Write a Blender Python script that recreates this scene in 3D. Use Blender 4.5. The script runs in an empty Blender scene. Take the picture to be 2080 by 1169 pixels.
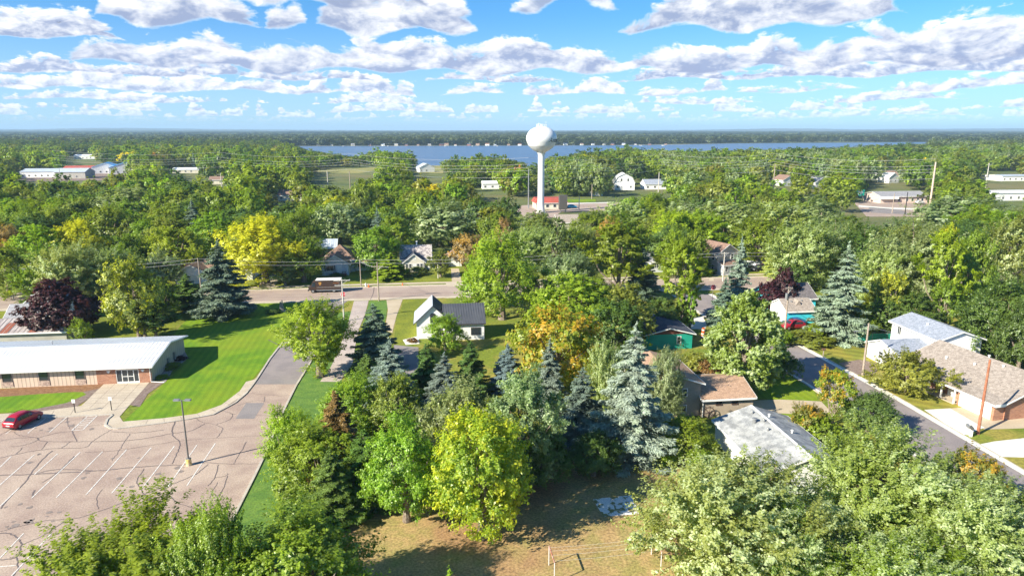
import bpy, bmesh, math, random
import numpy as np
from mathutils import Vector, Matrix

# ------------------------------------------------------------------ camera, sky, sun
S = bpy.context.scene
C = S.collection
F_PX, CX, CY = 1387.0, 1040.0, 584.5
PITCH = math.radians(13.07)
CAM_H = 37.0
cam_d = bpy.data.cameras.new('camera'); cam_d.lens = 24.006; cam_d.sensor_width = 36.0
cam_d.clip_start = 0.5; cam_d.clip_end = 60000
cam = bpy.data.objects.new('camera', cam_d); C.objects.link(cam)
cam.location = (0, 0, CAM_H); cam.rotation_euler = (math.pi/2-PITCH, 0, 0)
S.camera = cam
S.view_settings.view_transform = 'Standard'; S.view_settings.look = 'None'
S.view_settings.gamma = 1; S.view_settings.use_curve_mapping = False
S.view_settings.exposure = 1.24
S.cycles.max_bounces = 6; S.cycles.diffuse_bounces = 4; S.cycles.glossy_bounces = 2
S.cycles.transmission_bounces = 4; S.cycles.transparent_max_bounces = 4; S.cycles.volume_bounces = 0
S.cycles.use_adaptive_sampling = True; S.cycles.adaptive_threshold = 0.02

SUN_EL = math.radians(31); SH_AZ = math.radians(33)      # shadows run this way, from +X towards +Y
sd = Vector((math.cos(SH_AZ)*math.cos(SUN_EL), math.sin(SH_AZ)*math.cos(SUN_EL), -math.sin(SUN_EL)))
sl = bpy.data.lights.new('sun', 'SUN'); sl.energy = 4.6; sl.angle = math.radians(0.5); sl.color = (1.0, 0.92, 0.75)
so = bpy.data.objects.new('sun', sl); C.objects.link(so); so.rotation_euler = sd.to_track_quat('-Z', 'Y').to_euler()

class NT:
    """small node-tree writer"""
    def __init__(s, t): s.t = t; s.L = t.links
    def n(s, typ, **kw):
        nd = s.t.nodes.new(typ)
        for k, v in kw.items(): setattr(nd, k, v)
        return nd
    def put(s, sock, v):
        if isinstance(v, bpy.types.NodeSocket): s.L.new(v, sock)
        elif v is not None: sock.default_value = v
    def m(s, op, a, b=None, c=None, clamp=False):
        nd = s.n('ShaderNodeMath', operation=op, use_clamp=clamp)
        for i, v in enumerate((a, b, c)): s.put(nd.inputs[i], v) if v is not None else None
        return nd.outputs[0]
    def vm(s, op, a, b=None, sc=None):
        nd = s.n('ShaderNodeVectorMath', operation=op)
        s.put(nd.inputs[0], a)
        if b is not None: s.put(nd.inputs[1], b)
        if sc is not None: s.put(nd.inputs['Scale'], sc)
        return nd.outputs['Value'] if op in ('LENGTH', 'DOT_PRODUCT', 'DISTANCE') else nd.outputs[0]
    def mix(s, f, a, b, mode='MIX'):
        nd = s.n('ShaderNodeMix', data_type='RGBA', blend_type=mode)
        s.put(nd.inputs[0], f); s.put(nd.inputs[6], a); s.put(nd.inputs[7], b)
        return nd.outputs[2]
    def ss(s, v, lo, hi, a=0.0, b=1.0, kind='SMOOTHSTEP'):
        nd = s.n('ShaderNodeMapRange', interpolation_type=kind)
        s.put(nd.inputs[0], v); nd.inputs[1].default_value = lo; nd.inputs[2].default_value = hi
        nd.inputs[3].default_value = a; nd.inputs[4].default_value = b
        return nd.outputs[0]
    def noise(s, vec, scale, detail=3, rough=.55, dist=0.0, col=False):
        nd = s.n('ShaderNodeTexNoise')
        s.put(nd.inputs['Vector'], vec); nd.inputs['Scale'].default_value = scale
        nd.inputs['Detail'].default_value = detail; nd.inputs['Roughness'].default_value = rough
        nd.inputs['Distortion'].default_value = dist
        return nd.outputs['Color' if col else 'Fac']

def rgba(c): return (c[0], c[1], c[2], 1.0)

def G(x, y, h=0.0):
    """photo pixel -> point on the level plane z = h"""
    t = (y-CY)/F_PX
    dn = math.sin(PITCH)+math.cos(PITCH)*t
    z = (CAM_H-h)/dn
    return Vector(((x-CX)/F_PX*z, z*(math.cos(PITCH)-t*math.sin(PITCH)), h))
def scale_at(y, h=0.0):
    t = (y-CY)/F_PX
    return F_PX*(math.sin(PITCH)+math.cos(PITCH)*t)/(CAM_H-h)

w = bpy.data.worlds.new('World'); S.world = w; w.use_nodes = True
nt = NT(w.node_tree); w.node_tree.nodes.clear()
sky = nt.n('ShaderNodeTexSky', sky_type='NISHITA', sun_disc=False)
sky.sun_elevation = SUN_EL; sky.sun_rotation = math.radians(237); sky.altitude = 350
sky.air_density = 1.0; sky.dust_density = 0.15; sky.ozone_density = 1.4
tc = nt.n('ShaderNodeTexCoord')
sep = nt.n('ShaderNodeSeparateXYZ'); nt.L.new(tc.outputs['Generated'], sep.inputs[0])
# elevation (tangent) and bearing (tangent, from +Y) of the looking direction
hyp = nt.m('SQRT', nt.m('ADD', nt.m('MULTIPLY', sep.outputs[0], sep.outputs[0]), nt.m('MULTIPLY', sep.outputs[1], sep.outputs[1])))
ev = nt.m('DIVIDE', sep.outputs[2], nt.m('MAXIMUM', hyp, .02))
az = nt.m('ARCTAN2', sep.outputs[0], sep.outputs[1])
def el_of(y, x=1040):
    t = (y-CY)/F_PX; up = -(math.sin(PITCH)+math.cos(PITCH)*t); fw = math.cos(PITCH)-t*math.sin(PITCH)
    return up/math.hypot(fw, (x-CX)/F_PX)
def az_of(x, y=150):
    t = (y-CY)/F_PX; return math.atan2((x-CX)/F_PX, math.cos(PITCH)-t*math.sin(PITCH))
# rows of fair-weather cumulus, from the horizon towards the viewer:
# base row in the photo, tallest top row, bearing centres/half widths/heights (photo px, 0..1), share of noise-made clouds, detail
ROWS = [
 (254, 245, [], .38, 4), (248, 234, [], .34, 4), (239, 219, [], .35, 4), (228, 202, [], .37, 5),
 (212, 180, [(760, 100, .7), (1420, 110, .55), (1800, 120, .6), (250, 160, .6)], .43, 5),
 (192, 142, [(60, 130, .55), (290, 190, .8), (520, 90, .45), (745, 75, .75), (1110, 60, .6), (1218, 55, .8), (965, 70, .45), (1340, 60, .4), (1620, 110, .35), (1960, 120, .5)], .45, 6),
 (165, 122, [(380, 170, .6), (640, 120, .5), (1000, 150, .35), (1380, 130, .65), (1560, 110, .55), (1740, 150, .75), (1900, 120, .7), (2070, 110, 1.0), (100, 80, .7)], 0, 5),
 (148, 58, [(350, 165, .70), (600, 110, .75), (800, 170, .80), (1030, 140, .85), (1180, 90, .75), (1400, 145, .65), (1560, 110, .70), (1760, 170, .72), (1960, 150, .98), (2120, 90, .8)], 0, 6),
 (106, 44, [(60, 140, .9), (840, 50, .2), (1110, 60, .28)], 0, 6),
 (66, -50, [(330, 95, .85), (450, 80, .45), (580, 42, .48), (760, 110, .9), (880, 90, .8), (1330, 60, .35), (1470, 190, .82), (1680, 130, .70)], 0, 6),
 (14, -130, [(20, 60, .5), (170, 90, .8), (1150, 110, .5), (1880, 120, .3), (600, 260, .9)], 0, 4)]
col_all = alpha_all = None
for ri, (yb, yt, blobs, ns, det) in enumerate(ROWS):
    e0 = el_of(yb); T_ = el_of(yt)-e0; k = .62/T_
    wob = nt.m('ADD', nt.m('MULTIPLY', nt.m('SINE', nt.m('ADD', nt.m('MULTIPLY', az, 9.0+1.7*ri), ri*2.1)), T_*.03), nt.m('MULTIPLY', nt.m('SINE', nt.m('ADD', nt.m('MULTIPLY', az, 23.0+3*ri), ri*1.3)), T_*.08))
    s_ = nt.m('DIVIDE', nt.m('ADD', nt.m('SUBTRACT', ev, e0), wob), T_)
    cb = nt.n('ShaderNodeCombineXYZ'); nt.put(cb.inputs[0], az); nt.put(cb.inputs[1], ev); cb.inputs[2].default_value = 7.31*ri
    P3 = nt.vm('MULTIPLY', cb.outputs[0], (k*.80, k*1.55, 1.0))
    n = nt.noise(P3, 2.3, det, .62, .35)
    top = None
    if ns:
        lowf = nt.noise(nt.vm('MULTIPLY', cb.outputs[0], (k*.50, k*.12, 1.0)), 1.3, 2.5, .6)
        top = nt.ss(lowf, ns, ns+.24, -.45, .75)
    for (bx, bw, bh) in blobs:
        d = nt.m('DIVIDE', nt.m('SUBTRACT', az, az_of(bx, yb)), bw/F_PX*.95)
        g = nt.m('SUBTRACT', bh, nt.m('MULTIPLY', nt.m('MULTIPLY', nt.m('MULTIPLY', d, d), nt.m('ABSOLUTE', d)), bh*.9))
        top = g if top is None else nt.m('MAXIMUM', top, g)
    if ns == 0: top = nt.m('MAXIMUM', top, -.5)
    lim = nt.m('ADD', nt.m('SUBTRACT', top, s_), nt.m('MULTIPLY', nt.m('SUBTRACT', n, .5), 1.5))
    lim2 = nt.m('ADD', nt.m('MULTIPLY', s_, 3.2), nt.m('MULTIPLY', nt.m('SUBTRACT', n, .42), .9))
    dens = nt.m('MINIMUM', lim, lim2)
    a = nt.ss(dens, -.02, .20 if det > 3 else .30)
    lit = nt.m('ADD', nt.m('MULTIPLY', nt.m('MAXIMUM', nt.m('MINIMUM', s_, 1.0), -.1), .72), nt.m('MULTIPLY', nt.m('SUBTRACT', n, .5), .55))
    lit = nt.m('ADD', lit, .36 if ri < 6 else .13)
    if det > 3:
        n2 = nt.noise(nt.vm('ADD', P3, (-.13, .17, .0)), 2.3, det-2, .60, .35)
        lit = nt.m('ADD', lit, nt.m('MULTIPLY', nt.m('SUBTRACT', n, n2), 3.1))
    edge = nt.m('MULTIPLY', nt.ss(dens, 0.0, .35, .22, 0.0), nt.m('MAXIMUM', s_, 0.0))
    lit = nt.ss(nt.m('ADD', lit, edge), -.1, 1.0, 0.0, 1.0, 'LINEAR')
    f = ri/(len(ROWS)-1)
    dark = (.44-.12*f, .53-.14*f, .80-.22*f)
    c = nt.mix(lit, rgba(dark), rgba((1.12, 1.12, 1.12)))
    a = nt.m('MULTIPLY', a, (.6, .7, .78, .84, .9, .95, .97, .98, .98, .98, .95)[ri])
    if col_all is None: col_all, alpha_all = c, a
    else:
        col_all = nt.mix(a, col_all, c)
        alpha_all = nt.m('SUBTRACT', 1.0, nt.m('MULTIPLY', nt.m('SUBTRACT', 1.0, alpha_all), nt.m('SUBTRACT', 1.0, a)))
alpha_all = nt.m('MULTIPLY', alpha_all, nt.ss(ev, .004, .02))
veil = nt.ss(ev, .0, .17, .50, 0.04)                 # thin high veil, thickest low down
col_all = nt.mix(alpha_all, rgba((.62, .84, 1.0)), col_all)
alpha_all = nt.m('MAXIMUM', alpha_all, veil)
bg1 = nt.n('ShaderNodeBackground'); nt.L.new(nt.mix(1.0, sky.outputs[0], nt.mix(nt.ss(ev, 0.0, .22), rgba((.36, .76, 1.42)), rgba((.32, .85, 1.30))), 'MULTIPLY'), bg1.inputs[0]); bg1.inputs[1].default_value = .054
bg2 = nt.n('ShaderNodeBackground'); nt.L.new(col_all, bg2.inputs[0]); bg2.inputs[1].default_value = .48
ms = nt.n('ShaderNodeMixShader'); nt.L.new(alpha_all, ms.inputs[0]); nt.L.new(bg1.outputs[0], ms.inputs[1]); nt.L.new(bg2.outputs[0], ms.inputs[2])
wo = nt.n('ShaderNodeOutputWorld'); nt.L.new(ms.outputs[0], wo.inputs[0])
w.cycles.sampling_method = 'NONE'

# ------------------------------------------------------------------ helpers
TA = math.radians(6.9)                               # the town's grid is turned this far
E1 = Vector((math.cos(TA), math.sin(TA), 0)); E2 = Vector((-math.sin(TA), math.cos(TA), 0))

def tag(o, label=None, cat=None, group=None, kind=None):
    if label: o['label'] = label
    if cat: o['category'] = cat
    if group: o['group'] = group
    if kind: o['kind'] = kind
    return o
def thing(name, label, cat, loc=(0, 0, 0), rz=0.0, group=None):
    o = bpy.data.objects.new(name, None); C.objects.link(o)
    o.location = loc; o.rotation_euler = (0, 0, rz)
    return tag(o, label, cat, group)
def children(o): return [c for c in C.objects if c.parent is o]
def copy_tree(o, kids=None, parent=None):
    c = o.copy(); C.objects.link(c); c.parent = parent
    for ch in (children(o) if kids is None else kids.get(o, [])): copy_tree(ch, kids, c)
    return c

class MB:
    def __init__(s): s.v = []; s.f = []
    def add(s, vs, fs):
        b = len(s.v); s.v += [tuple(v) for v in vs]; s.f += [tuple(i+b for i in f) for f in fs]
        return s
    def box(s, x0, y0, z0, x1, y1, z1):
        return s.add([(x0,y0,z0),(x1,y0,z0),(x1,y1,z0),(x0,y1,z0),(x0,y0,z1),(x1,y0,z1),(x1,y1,z1),(x0,y1,z1)],
                     [(0,3,2,1),(4,5,6,7),(0,1,5,4),(1,2,6,5),(2,3,7,6),(3,0,4,7)])
    def prism(s, pts, z0, z1):
        n = len(pts)
        return s.add([(p[0],p[1],z0) for p in pts]+[(p[0],p[1],z1) for p in pts],
                     [tuple(range(n-1,-1,-1)), tuple(range(n,2*n))]+[(i,(i+1)%n,n+(i+1)%n,n+i) for i in range(n)])
    def ext(s, pts, vec):
        n = len(pts); vec = Vector(vec)
        a = [Vector(p) for p in pts]
        return s.add(a+[p+vec for p in a], [tuple(range(n-1,-1,-1)), tuple(range(n,2*n))]+[(i,(i+1)%n,n+(i+1)%n,n+i) for i in range(n)])
    def tube(s, pts, r, sides=6, cap=True):
        pts = [Vector(p) for p in pts]; rs = r if isinstance(r, (list, tuple)) else [r]*len(pts)
        b = len(s.v)
        for i, p in enumerate(pts):
            d = (pts[min(i+1, len(pts)-1)]-pts[max(i-1, 0)]).normalized()
            up = Vector((0,0,1)) if abs(d.z) < .9 else Vector((1,0,0))
            u = d.cross(up).normalized(); v = d.cross(u)
            for k in range(sides):
                a = 2*math.pi*k/sides
                s.v.append(tuple(p+(u*math.cos(a)+v*math.sin(a))*rs[i]))
        for i in range(len(pts)-1):
            for k in range(sides):
                k2 = (k+1) % sides
                s.f.append((b+i*sides+k, b+(i+1)*sides+k, b+(i+1)*sides+k2, b+i*sides+k2))
        if cap:
            s.f.append(tuple(b+k for k in range(sides))); e = b+(len(pts)-1)*sides
            s.f.append(tuple(e+k for k in range(sides-1, -1, -1)))
        return s
    def cyl(s, x, y, z0, z1, r0, r1=None, sides=12):
        return s.tube([(x,y,z0),(x,y,z1)], [r0, r0 if r1 is None else r1], sides)
    def lathe(s, prof, sides=48, c=(0,0)):
        b = len(s.v)
        for (r, z) in prof:
            for k in range(sides):
                a = 2*math.pi*k/sides; s.v.append((c[0]+r*math.cos(a), c[1]+r*math.sin(a), z))
        for i in range(len(prof)-1):
            for k in range(sides):
                k2 = (k+1) % sides
                s.f.append((b+i*sides+k, b+i*sides+k2, b+(i+1)*sides+k2, b+(i+1)*sides+k))
        return s
    def build(s, name, mt, parent=None, smooth=False, bevel=0.0, label=None):
        me = bpy.data.meshes.new(name); me.from_pydata(s.v, [], s.f)
        if mt: me.materials.append(mt)
        if smooth: me.shade_smooth()
        me.update()
        bm = bmesh.new(); bm.from_mesh(me); bmesh.ops.recalc_face_normals(bm, faces=bm.faces[:])
        if bevel: bmesh.ops.bevel(bm, geom=bm.edges[:], offset=bevel, segments=2, affect='EDGES', profile=.5)
        bm.to_mesh(me); bm.free()
        if smooth: me.shade_smooth()
        o = bpy.data.objects.new(name, me); C.objects.link(o); o.parent = parent
        if label: o['label'] = label
        return o

def sheet(name, pts, mt, z, kind='structure', label=None, cat=None):
    """flat polygon; pts are world (x, y)"""
    me = bpy.data.meshes.new(name)
    bm = bmesh.new()
    f = bm.faces.new([bm.verts.new((p[0], p[1], 0)) for p in pts])
    f.normal_update()
    if f.normal.z < 0: f.normal_flip()
    bmesh.ops.triangulate(bm, faces=[f])
    bm.to_mesh(me); bm.free()
    me.materials.append(mt)
    o = bpy.data.objects.new(name, me); C.objects.link(o); o.location.z = z
    return tag(o, label, cat, None, kind)
def gp(*xy): return [tuple(G(x, y)[:2]) for x, y in xy]

def smooth_line(pts, n=8, closed=False):
    """Catmull-Rom through the points"""
    P = [Vector(p) for p in pts]; out = []
    for i in range(len(P)-1):
        p0 = P[max(i-1,0)]; p1 = P[i]; p2 = P[i+1]; p3 = P[min(i+2, len(P)-1)]
        for j in range(n):
            t = j/n
            out.append(.5*((2*p1)+(-p0+p2)*t+(2*p0-5*p1+4*p2-p3)*t*t+(-p0+3*p1-3*p2+p3)*t*t*t))
    out.append(P[-1]); return out
def ribbon(mb, pts, w0, w1=None, z=0.0, off=0.0):
    """flat band along world points"""
    P = [Vector((p[0], p[1], 0)) for p in pts]; n = len(P); w1 = w0 if w1 is None else w1
    b = len(mb.v)
    for i, p in enumerate(P):
        d = (P[min(i+1,n-1)]-P[max(i-1,0)]).normalized(); s = Vector((-d.y, d.x, 0)); ww = w0+(w1-w0)*i/(n-1)
        q = p+s*off
        mb.v.append(tuple(q+s*ww/2+Vector((0,0,z)))); mb.v.append(tuple(q-s*ww/2+Vector((0,0,z))))
    for i in range(n-1): mb.f.append((b+2*i, b+2*i+1, b+2*i+3, b+2*i+2))
def kerb(mb, pts, wd=.3, h=.13, off=0.0):
    P = [Vector((p[0], p[1], 0)) for p in pts]; n = len(P); b = len(mb.v)
    for i, p in enumerate(P):
        d = (P[min(i+1,n-1)]-P[max(i-1,0)]).normalized(); s = Vector((-d.y, d.x, 0)); q = p+s*off
        for (o, z) in ((-wd/2, -.05), (-wd/2, h), (wd/2, h), (wd/2, -.05)): mb.v.append(tuple(q+s*o+Vector((0,0,z))))
    for i in range(n-1):
        for k in range(3): mb.f.append((b+4*i+k, b+4*i+4+k, b+4*i+5+k, b+4*i+1+k))

# ------------------------------------------------------------------ materials
MATS = {}
def mat(name, c1, c2=None, scale=1.0, rough=.85, fine=None, fscale=20.0, bump=0.0, metal=0.0, spec=.3, wave=None, detail=4, c3=None, scale3=.1, lo=.38, hi=.62):
    if name in MATS: return MATS[name]
    m = bpy.data.materials.new(name); m.use_nodes = True
    t = NT(m.node_tree); bs = m.node_tree.nodes['Principled BSDF']
    bs.inputs['Roughness'].default_value = rough; bs.inputs['Metallic'].default_value = metal
    bs.inputs['Specular IOR Level'].default_value = spec
    co = t.n('ShaderNodeTexCoord').outputs['Object']
    col = rgba(c1)
    if c2 is not None:
        nz = t.noise(co, scale, detail, .6)
        col = t.mix(t.ss(nz, lo, hi), rgba(c1), rgba(c2))
    if c3 is not None:
        col = t.mix(t.ss(t.noise(co, scale3, 3, .6), .42, .66), col, rgba(c3))
    if fine:
        nf = t.noise(co, fscale, 3, .7)
        col = t.mix(1.0, col, t.mix(t.ss(nf, .3, .7), rgba((1-fine,)*3), rgba((1+fine,)*3)), 'MULTIPLY')
    if wave:                                         # (angle, scale, strength) banding such as mown stripes, corrugation, siding
        ang, per_, st, prof = wave
        mp = t.n('ShaderNodeMapping'); t.put(mp.inputs['Vector'], co)
        if prof == 'Z': mp.inputs['Rotation'].default_value = (0, math.pi/2, 0)
        else: mp.inputs['Rotation'].default_value = (0, 0, -ang)
        wv = t.n('ShaderNodeTexWave', wave_type='BANDS', bands_direction='X', wave_profile='SIN')
        t.put(wv.inputs['Vector'], mp.outputs[0]); wv.inputs['Scale'].default_value = math.pi*2/per_/20
        wv.inputs['Distortion'].default_value = .6 if prof == 'S' else 0.0
        wv.inputs['Detail'].default_value = 1.5 if prof == 'S' else 0
        s0, s1 = (.25, .75) if prof == 'S' else (.0, .25)
        col = t.mix(1.0, col, t.mix(t.ss(wv.outputs['Fac'], s0, s1), rgba((1-st,)*3), rgba((1+st*.4,)*3)), 'MULTIPLY')
    t.put(bs.inputs['Base Color'], col)
    if bump:
        bp = t.n('ShaderNodeBump'); bp.inputs['Strength'].default_value = bump; bp.inputs['Distance'].default_value = .05
        t.put(bp.inputs['Height'], t.noise(co, fscale, 4, .7)); t.L.new(bp.outputs[0], bs.inputs['Normal'])
    MATS[name] = m; return m

def leaf_mat(name, mode, inst=False):
    """mode: plain | silver | autumn | needle; the tree's own colour comes from the object"""
    m = bpy.data.materials.new(name); m.use_nodes = True
    nd = m.node_tree.nodes; nd.clear(); t = NT(m.node_tree)
    if inst:
        at = t.n('ShaderNodeAttribute', attribute_type='INSTANCER', attribute_name='tint'); base = at.outputs['Color']
    else:
        base = t.n('ShaderNodeObjectInfo').outputs['Color']
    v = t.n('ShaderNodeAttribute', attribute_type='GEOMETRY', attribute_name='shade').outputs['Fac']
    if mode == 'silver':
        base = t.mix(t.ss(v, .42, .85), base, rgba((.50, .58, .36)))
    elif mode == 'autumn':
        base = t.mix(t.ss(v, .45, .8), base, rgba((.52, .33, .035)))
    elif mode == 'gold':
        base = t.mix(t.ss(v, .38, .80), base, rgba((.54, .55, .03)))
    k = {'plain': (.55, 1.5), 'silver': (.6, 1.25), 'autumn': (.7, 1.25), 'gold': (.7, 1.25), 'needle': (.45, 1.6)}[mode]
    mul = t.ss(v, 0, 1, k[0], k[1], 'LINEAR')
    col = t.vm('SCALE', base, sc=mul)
    # random leaves, more so young ones at shoot tips, a little yellower
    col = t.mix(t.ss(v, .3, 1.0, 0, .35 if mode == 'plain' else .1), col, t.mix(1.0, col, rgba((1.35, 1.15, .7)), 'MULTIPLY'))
    d = t.n('ShaderNodeBsdfDiffuse'); t.put(d.inputs[0], col)
    tr = t.n('ShaderNodeBsdfTranslucent'); t.put(tr.inputs[0], t.mix(1.0, col, rgba((1.25, 1.3, .5)), 'MULTIPLY'))
    gl = t.n('ShaderNodeBsdfGlossy'); gl.inputs['Roughness'].default_value = .45; gl.inputs[0].default_value = (.8, .85, .8, 1)
    a = t.n('ShaderNodeMixShader'); a.inputs[0].default_value = .2 if mode == 'needle' else .46
    t.L.new(d.outputs[0], a.inputs[1]); t.L.new(tr.outputs[0], a.inputs[2])
    b = t.n('ShaderNodeMixShader'); b.inputs[0].default_value = .045 if mode != 'needle' else .03
    t.L.new(a.outputs[0], b.inputs[1]); t.L.new(gl.outputs[0], b.inputs[2])
    o = t.n('ShaderNodeOutputMaterial'); t.L.new(b.outputs[0], o.inputs[0])
    return m
LM = {k: leaf_mat('leaves_'+k, k) for k in ('plain', 'silver', 'autumn', 'gold', 'needle')}
LMI = {k: leaf_mat('wood_leaves_'+k, k, True) for k in ('plain', 'silver', 'needle')}
BARK = mat('bark', (.16, .12, .09), (.26, .22, .18), 3, .95, .2, 12)
BARK_PALE = mat('bark_pale', (.34, .29, .23), (.22, .18, .14), 3, .95, .2, 12)
# ------------------------------------------------------------------ trees
def quads(pos, nrm, size, asp, rng, v, axis=None):
    """leaf faces: pos (n,3), nrm (n,3), size (n,), v (n,) -> verts, shade"""
    n = len(pos)
    nrm = nrm/np.maximum(np.linalg.norm(nrm, axis=1, keepdims=True), 1e-6)
    r = rng.normal(size=(n, 3)) if axis is None else axis+rng.normal(size=(n, 3))*.35
    u = r-nrm*np.sum(r*nrm, axis=1, keepdims=True); u /= np.maximum(np.linalg.norm(u, axis=1, keepdims=True), 1e-6)
    w_ = np.cross(nrm, u)
    L = (size*.5)[:, None]; W = (size*.5*asp)[:, None]
    bend = nrm*(size*.10)[:, None]
    a = pos-u*L; b = pos+w_*W-u*L*.15+bend; c = pos+u*L; d = pos-w_*W-u*L*.15+bend
    return np.stack([a, b, c, d], axis=1).reshape(-1, 3), v

def leaf_mesh(name, V, v, mt):
    nq = len(V)//4
    me = bpy.data.meshes.new(name)
    me.vertices.add(len(V)); me.vertices.foreach_set('co', V.astype(np.float32).ravel())
    me.loops.add(nq*4); me.loops.foreach_set('vertex_index', np.arange(nq*4, dtype=np.int32))
    me.polygons.add(nq); me.polygons.foreach_set('loop_start', np.arange(0, nq*4, 4, dtype=np.int32))
    me.update(calc_edges=True)
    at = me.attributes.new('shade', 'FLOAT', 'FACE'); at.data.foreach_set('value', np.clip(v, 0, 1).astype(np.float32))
    me.materials.append(mt)
    return me

def rdir(rng, n):
    d = rng.normal(size=(n, 3)); return d/np.linalg.norm(d, axis=1, keepdims=True)

def lobed(seed, N, leaf, W=10., H=12., base=.18, nl=26, lr=.2, sh=26, up=.35, long=1.0, wind=0.0, asp=.62, egg=.25, thick=.16, flat=1.0, low=0.0, rag=.15, coh=0.0):
    """broadleaf crown of lobes, each a burst of leafy shoots. Returns leaf verts, shade, lobe centres"""
    rng = np.random.default_rng(seed)
    zb = H*base; b = (H-zb)/2; a = W/2; c0 = np.array([0, 0, zb+b])
    i = np.arange(nl)+.5
    ph = np.arccos(1-2*i/nl*(1-low*.5)); th = math.pi*(1+5**.5)*i+rng.uniform(0, 6)
    sp = np.stack([np.cos(th)*np.sin(ph), np.sin(th)*np.sin(ph), np.cos(ph)], 1)+rng.normal(size=(nl, 3))*.12
    rad = rng.uniform(.66-rag, .80, nl)[:, None]
    ex = 1-egg*np.clip(sp[:, 2:3], -.3, 1)                         # narrower towards the top
    lc = c0+sp*rad*np.array([a, a, b])*np.concatenate([ex, ex, np.ones_like(ex)], 1)
    lR = lr*W*rng.uniform(.7, 1.25, nl)
    ninner = max(2, nl//7)
    lc = np.concatenate([lc, c0+rng.normal(size=(ninner, 3))*np.array([a, a, b])*.25]); lR = np.concatenate([lR, np.full(ninner, lr*W*1.2)])
    nlt = len(lc)
    per = max(4, int(N/(nlt*sh)))
    li = np.repeat(np.arange(nlt), sh); ns = len(li)
    out = lc[li]-c0; out /= np.maximum(np.linalg.norm(out/np.array([a, a, b]), axis=1, keepdims=True), .2)*np.array([a, a, b])*1.0
    out = out/np.maximum(np.linalg.norm(out, axis=1, keepdims=True), 1e-6)
    d = rdir(rng, ns)*1.0+out*.75+np.array([wind, 0, up]); d /= np.linalg.norm(d, axis=1, keepdims=True)
    L = lR[li]*rng.uniform(.65, 1.25, ns)*long
    st = lc[li]+d*(lR[li]*.12)[:, None]
    curl = np.array([wind*.5, 0, up*.6])+rng.normal(size=(ns, 3))*.12
    sv = rng.uniform(0, 1, ns)*.55+rng.uniform(0, 1, nlt)[li]*.45
    t = rng.beta(1.7, 1.1, (ns, per))
    P = st[:, None]+d[:, None]*(L[:, None]*t)[..., None]+curl[:, None]*((L[:, None]*t*t)*.45)[..., None]
    wd = (L*thick)[:, None]*(1.25-t)
    P = P+rng.normal(size=P.shape)*wd[..., None]*np.array([1, 1, flat])
    nrm = d[:, None]*(.6+.5*coh)+rng.normal(size=P.shape)*(.5-.2*coh)+np.array([0, 0, .5])+out[:, None]*(.25+.3*coh)
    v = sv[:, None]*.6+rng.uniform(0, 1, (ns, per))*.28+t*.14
    P = P.reshape(-1, 3); nrm = nrm.reshape(-1, 3); v = v.ravel(); ax = np.repeat(d, per, 0)
    e = np.linalg.norm((P-c0)/np.array([a, a, b]), axis=1)
    keep = (e > .45) | (rng.uniform(size=len(e)) < .25)
    keep &= P[:, 2] > .15
    P, nrm, v, ax = P[keep], nrm[keep], v[keep], ax[keep]
    size = leaf*rng.uniform(.6, 1.35, len(P))
    V, v = quads(P, nrm, size, asp, rng, v, ax)
    return V, v, lc[:nl]

def conifer(seed, N, leaf, W=6., H=12., base=.04, power=.72, tiers=24, droop=.24, rag=.28, asp=.3, open_=0.0):
    rng = np.random.default_rng(seed)
    nb = tiers*9
    zf = (np.repeat(np.arange(tiers), 9)+rng.uniform(-.3, .3, nb))/tiers
    zf = np.clip(zf, 0, .985)
    z0 = H*(base+(1-base)*zf)
    R = W/2*np.clip(1-zf, .02, 1)**power*rng.uniform(1-rag*1.6, 1+rag*.5, nb)
    R *= np.where(zf < .08, .8, 1)
    th = rng.uniform(0, 6.283, nb)
    bv = rng.uniform(0, 1, nb)
    wgt = R**1.55+.04; cnt = np.maximum(6, (N*wgt/wgt.sum())).astype(int)
    bi = np.repeat(np.arange(nb), cnt); n = len(bi)
    t = rng.beta(1.5, .95, n)
    r = R[bi]*t
    lat = rng.normal(size=n)*R[bi]*.17*(1.25-t)
    dirx, diry = np.cos(th[bi]), np.sin(th[bi])
    dz = -droop*R[bi]*t**1.3+np.where(t > .8, .12*R[bi]*(t-.8)*3, 0)+H*.012-np.abs(rng.normal(size=n))*R[bi]*.06-.03
    P = np.stack([dirx*r-diry*lat, diry*r+dirx*lat, z0[bi]+dz], 1)
    P[:, 2] = np.maximum(P[:, 2], .1)
    ax = np.stack([dirx-diry*np.sign(lat)*.8, diry+dirx*np.sign(lat)*.8, np.full(n, -.25)], 1)
    nrm = np.stack([dirx*.35, diry*.35, np.full(n, .85)], 1)+rng.normal(size=(n, 3))*.42
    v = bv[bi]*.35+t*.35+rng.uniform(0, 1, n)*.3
    top = rng.normal(size=(60, 3))*np.array([.06, .06, .35])+np.array([0, 0, H*.975])
    P = np.concatenate([P, top]); ax = np.concatenate([ax, np.tile([0, 0, 1.], (60, 1))])
    nrm = np.concatenate([nrm, rdir(rng, 60)]); v = np.concatenate([v, np.full(60, .7)])
    size = leaf*rng.uniform(.6, 1.3, len(P))
    V, v = quads(P, nrm, size, asp, rng, v, ax)
    return V, v, None

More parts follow.
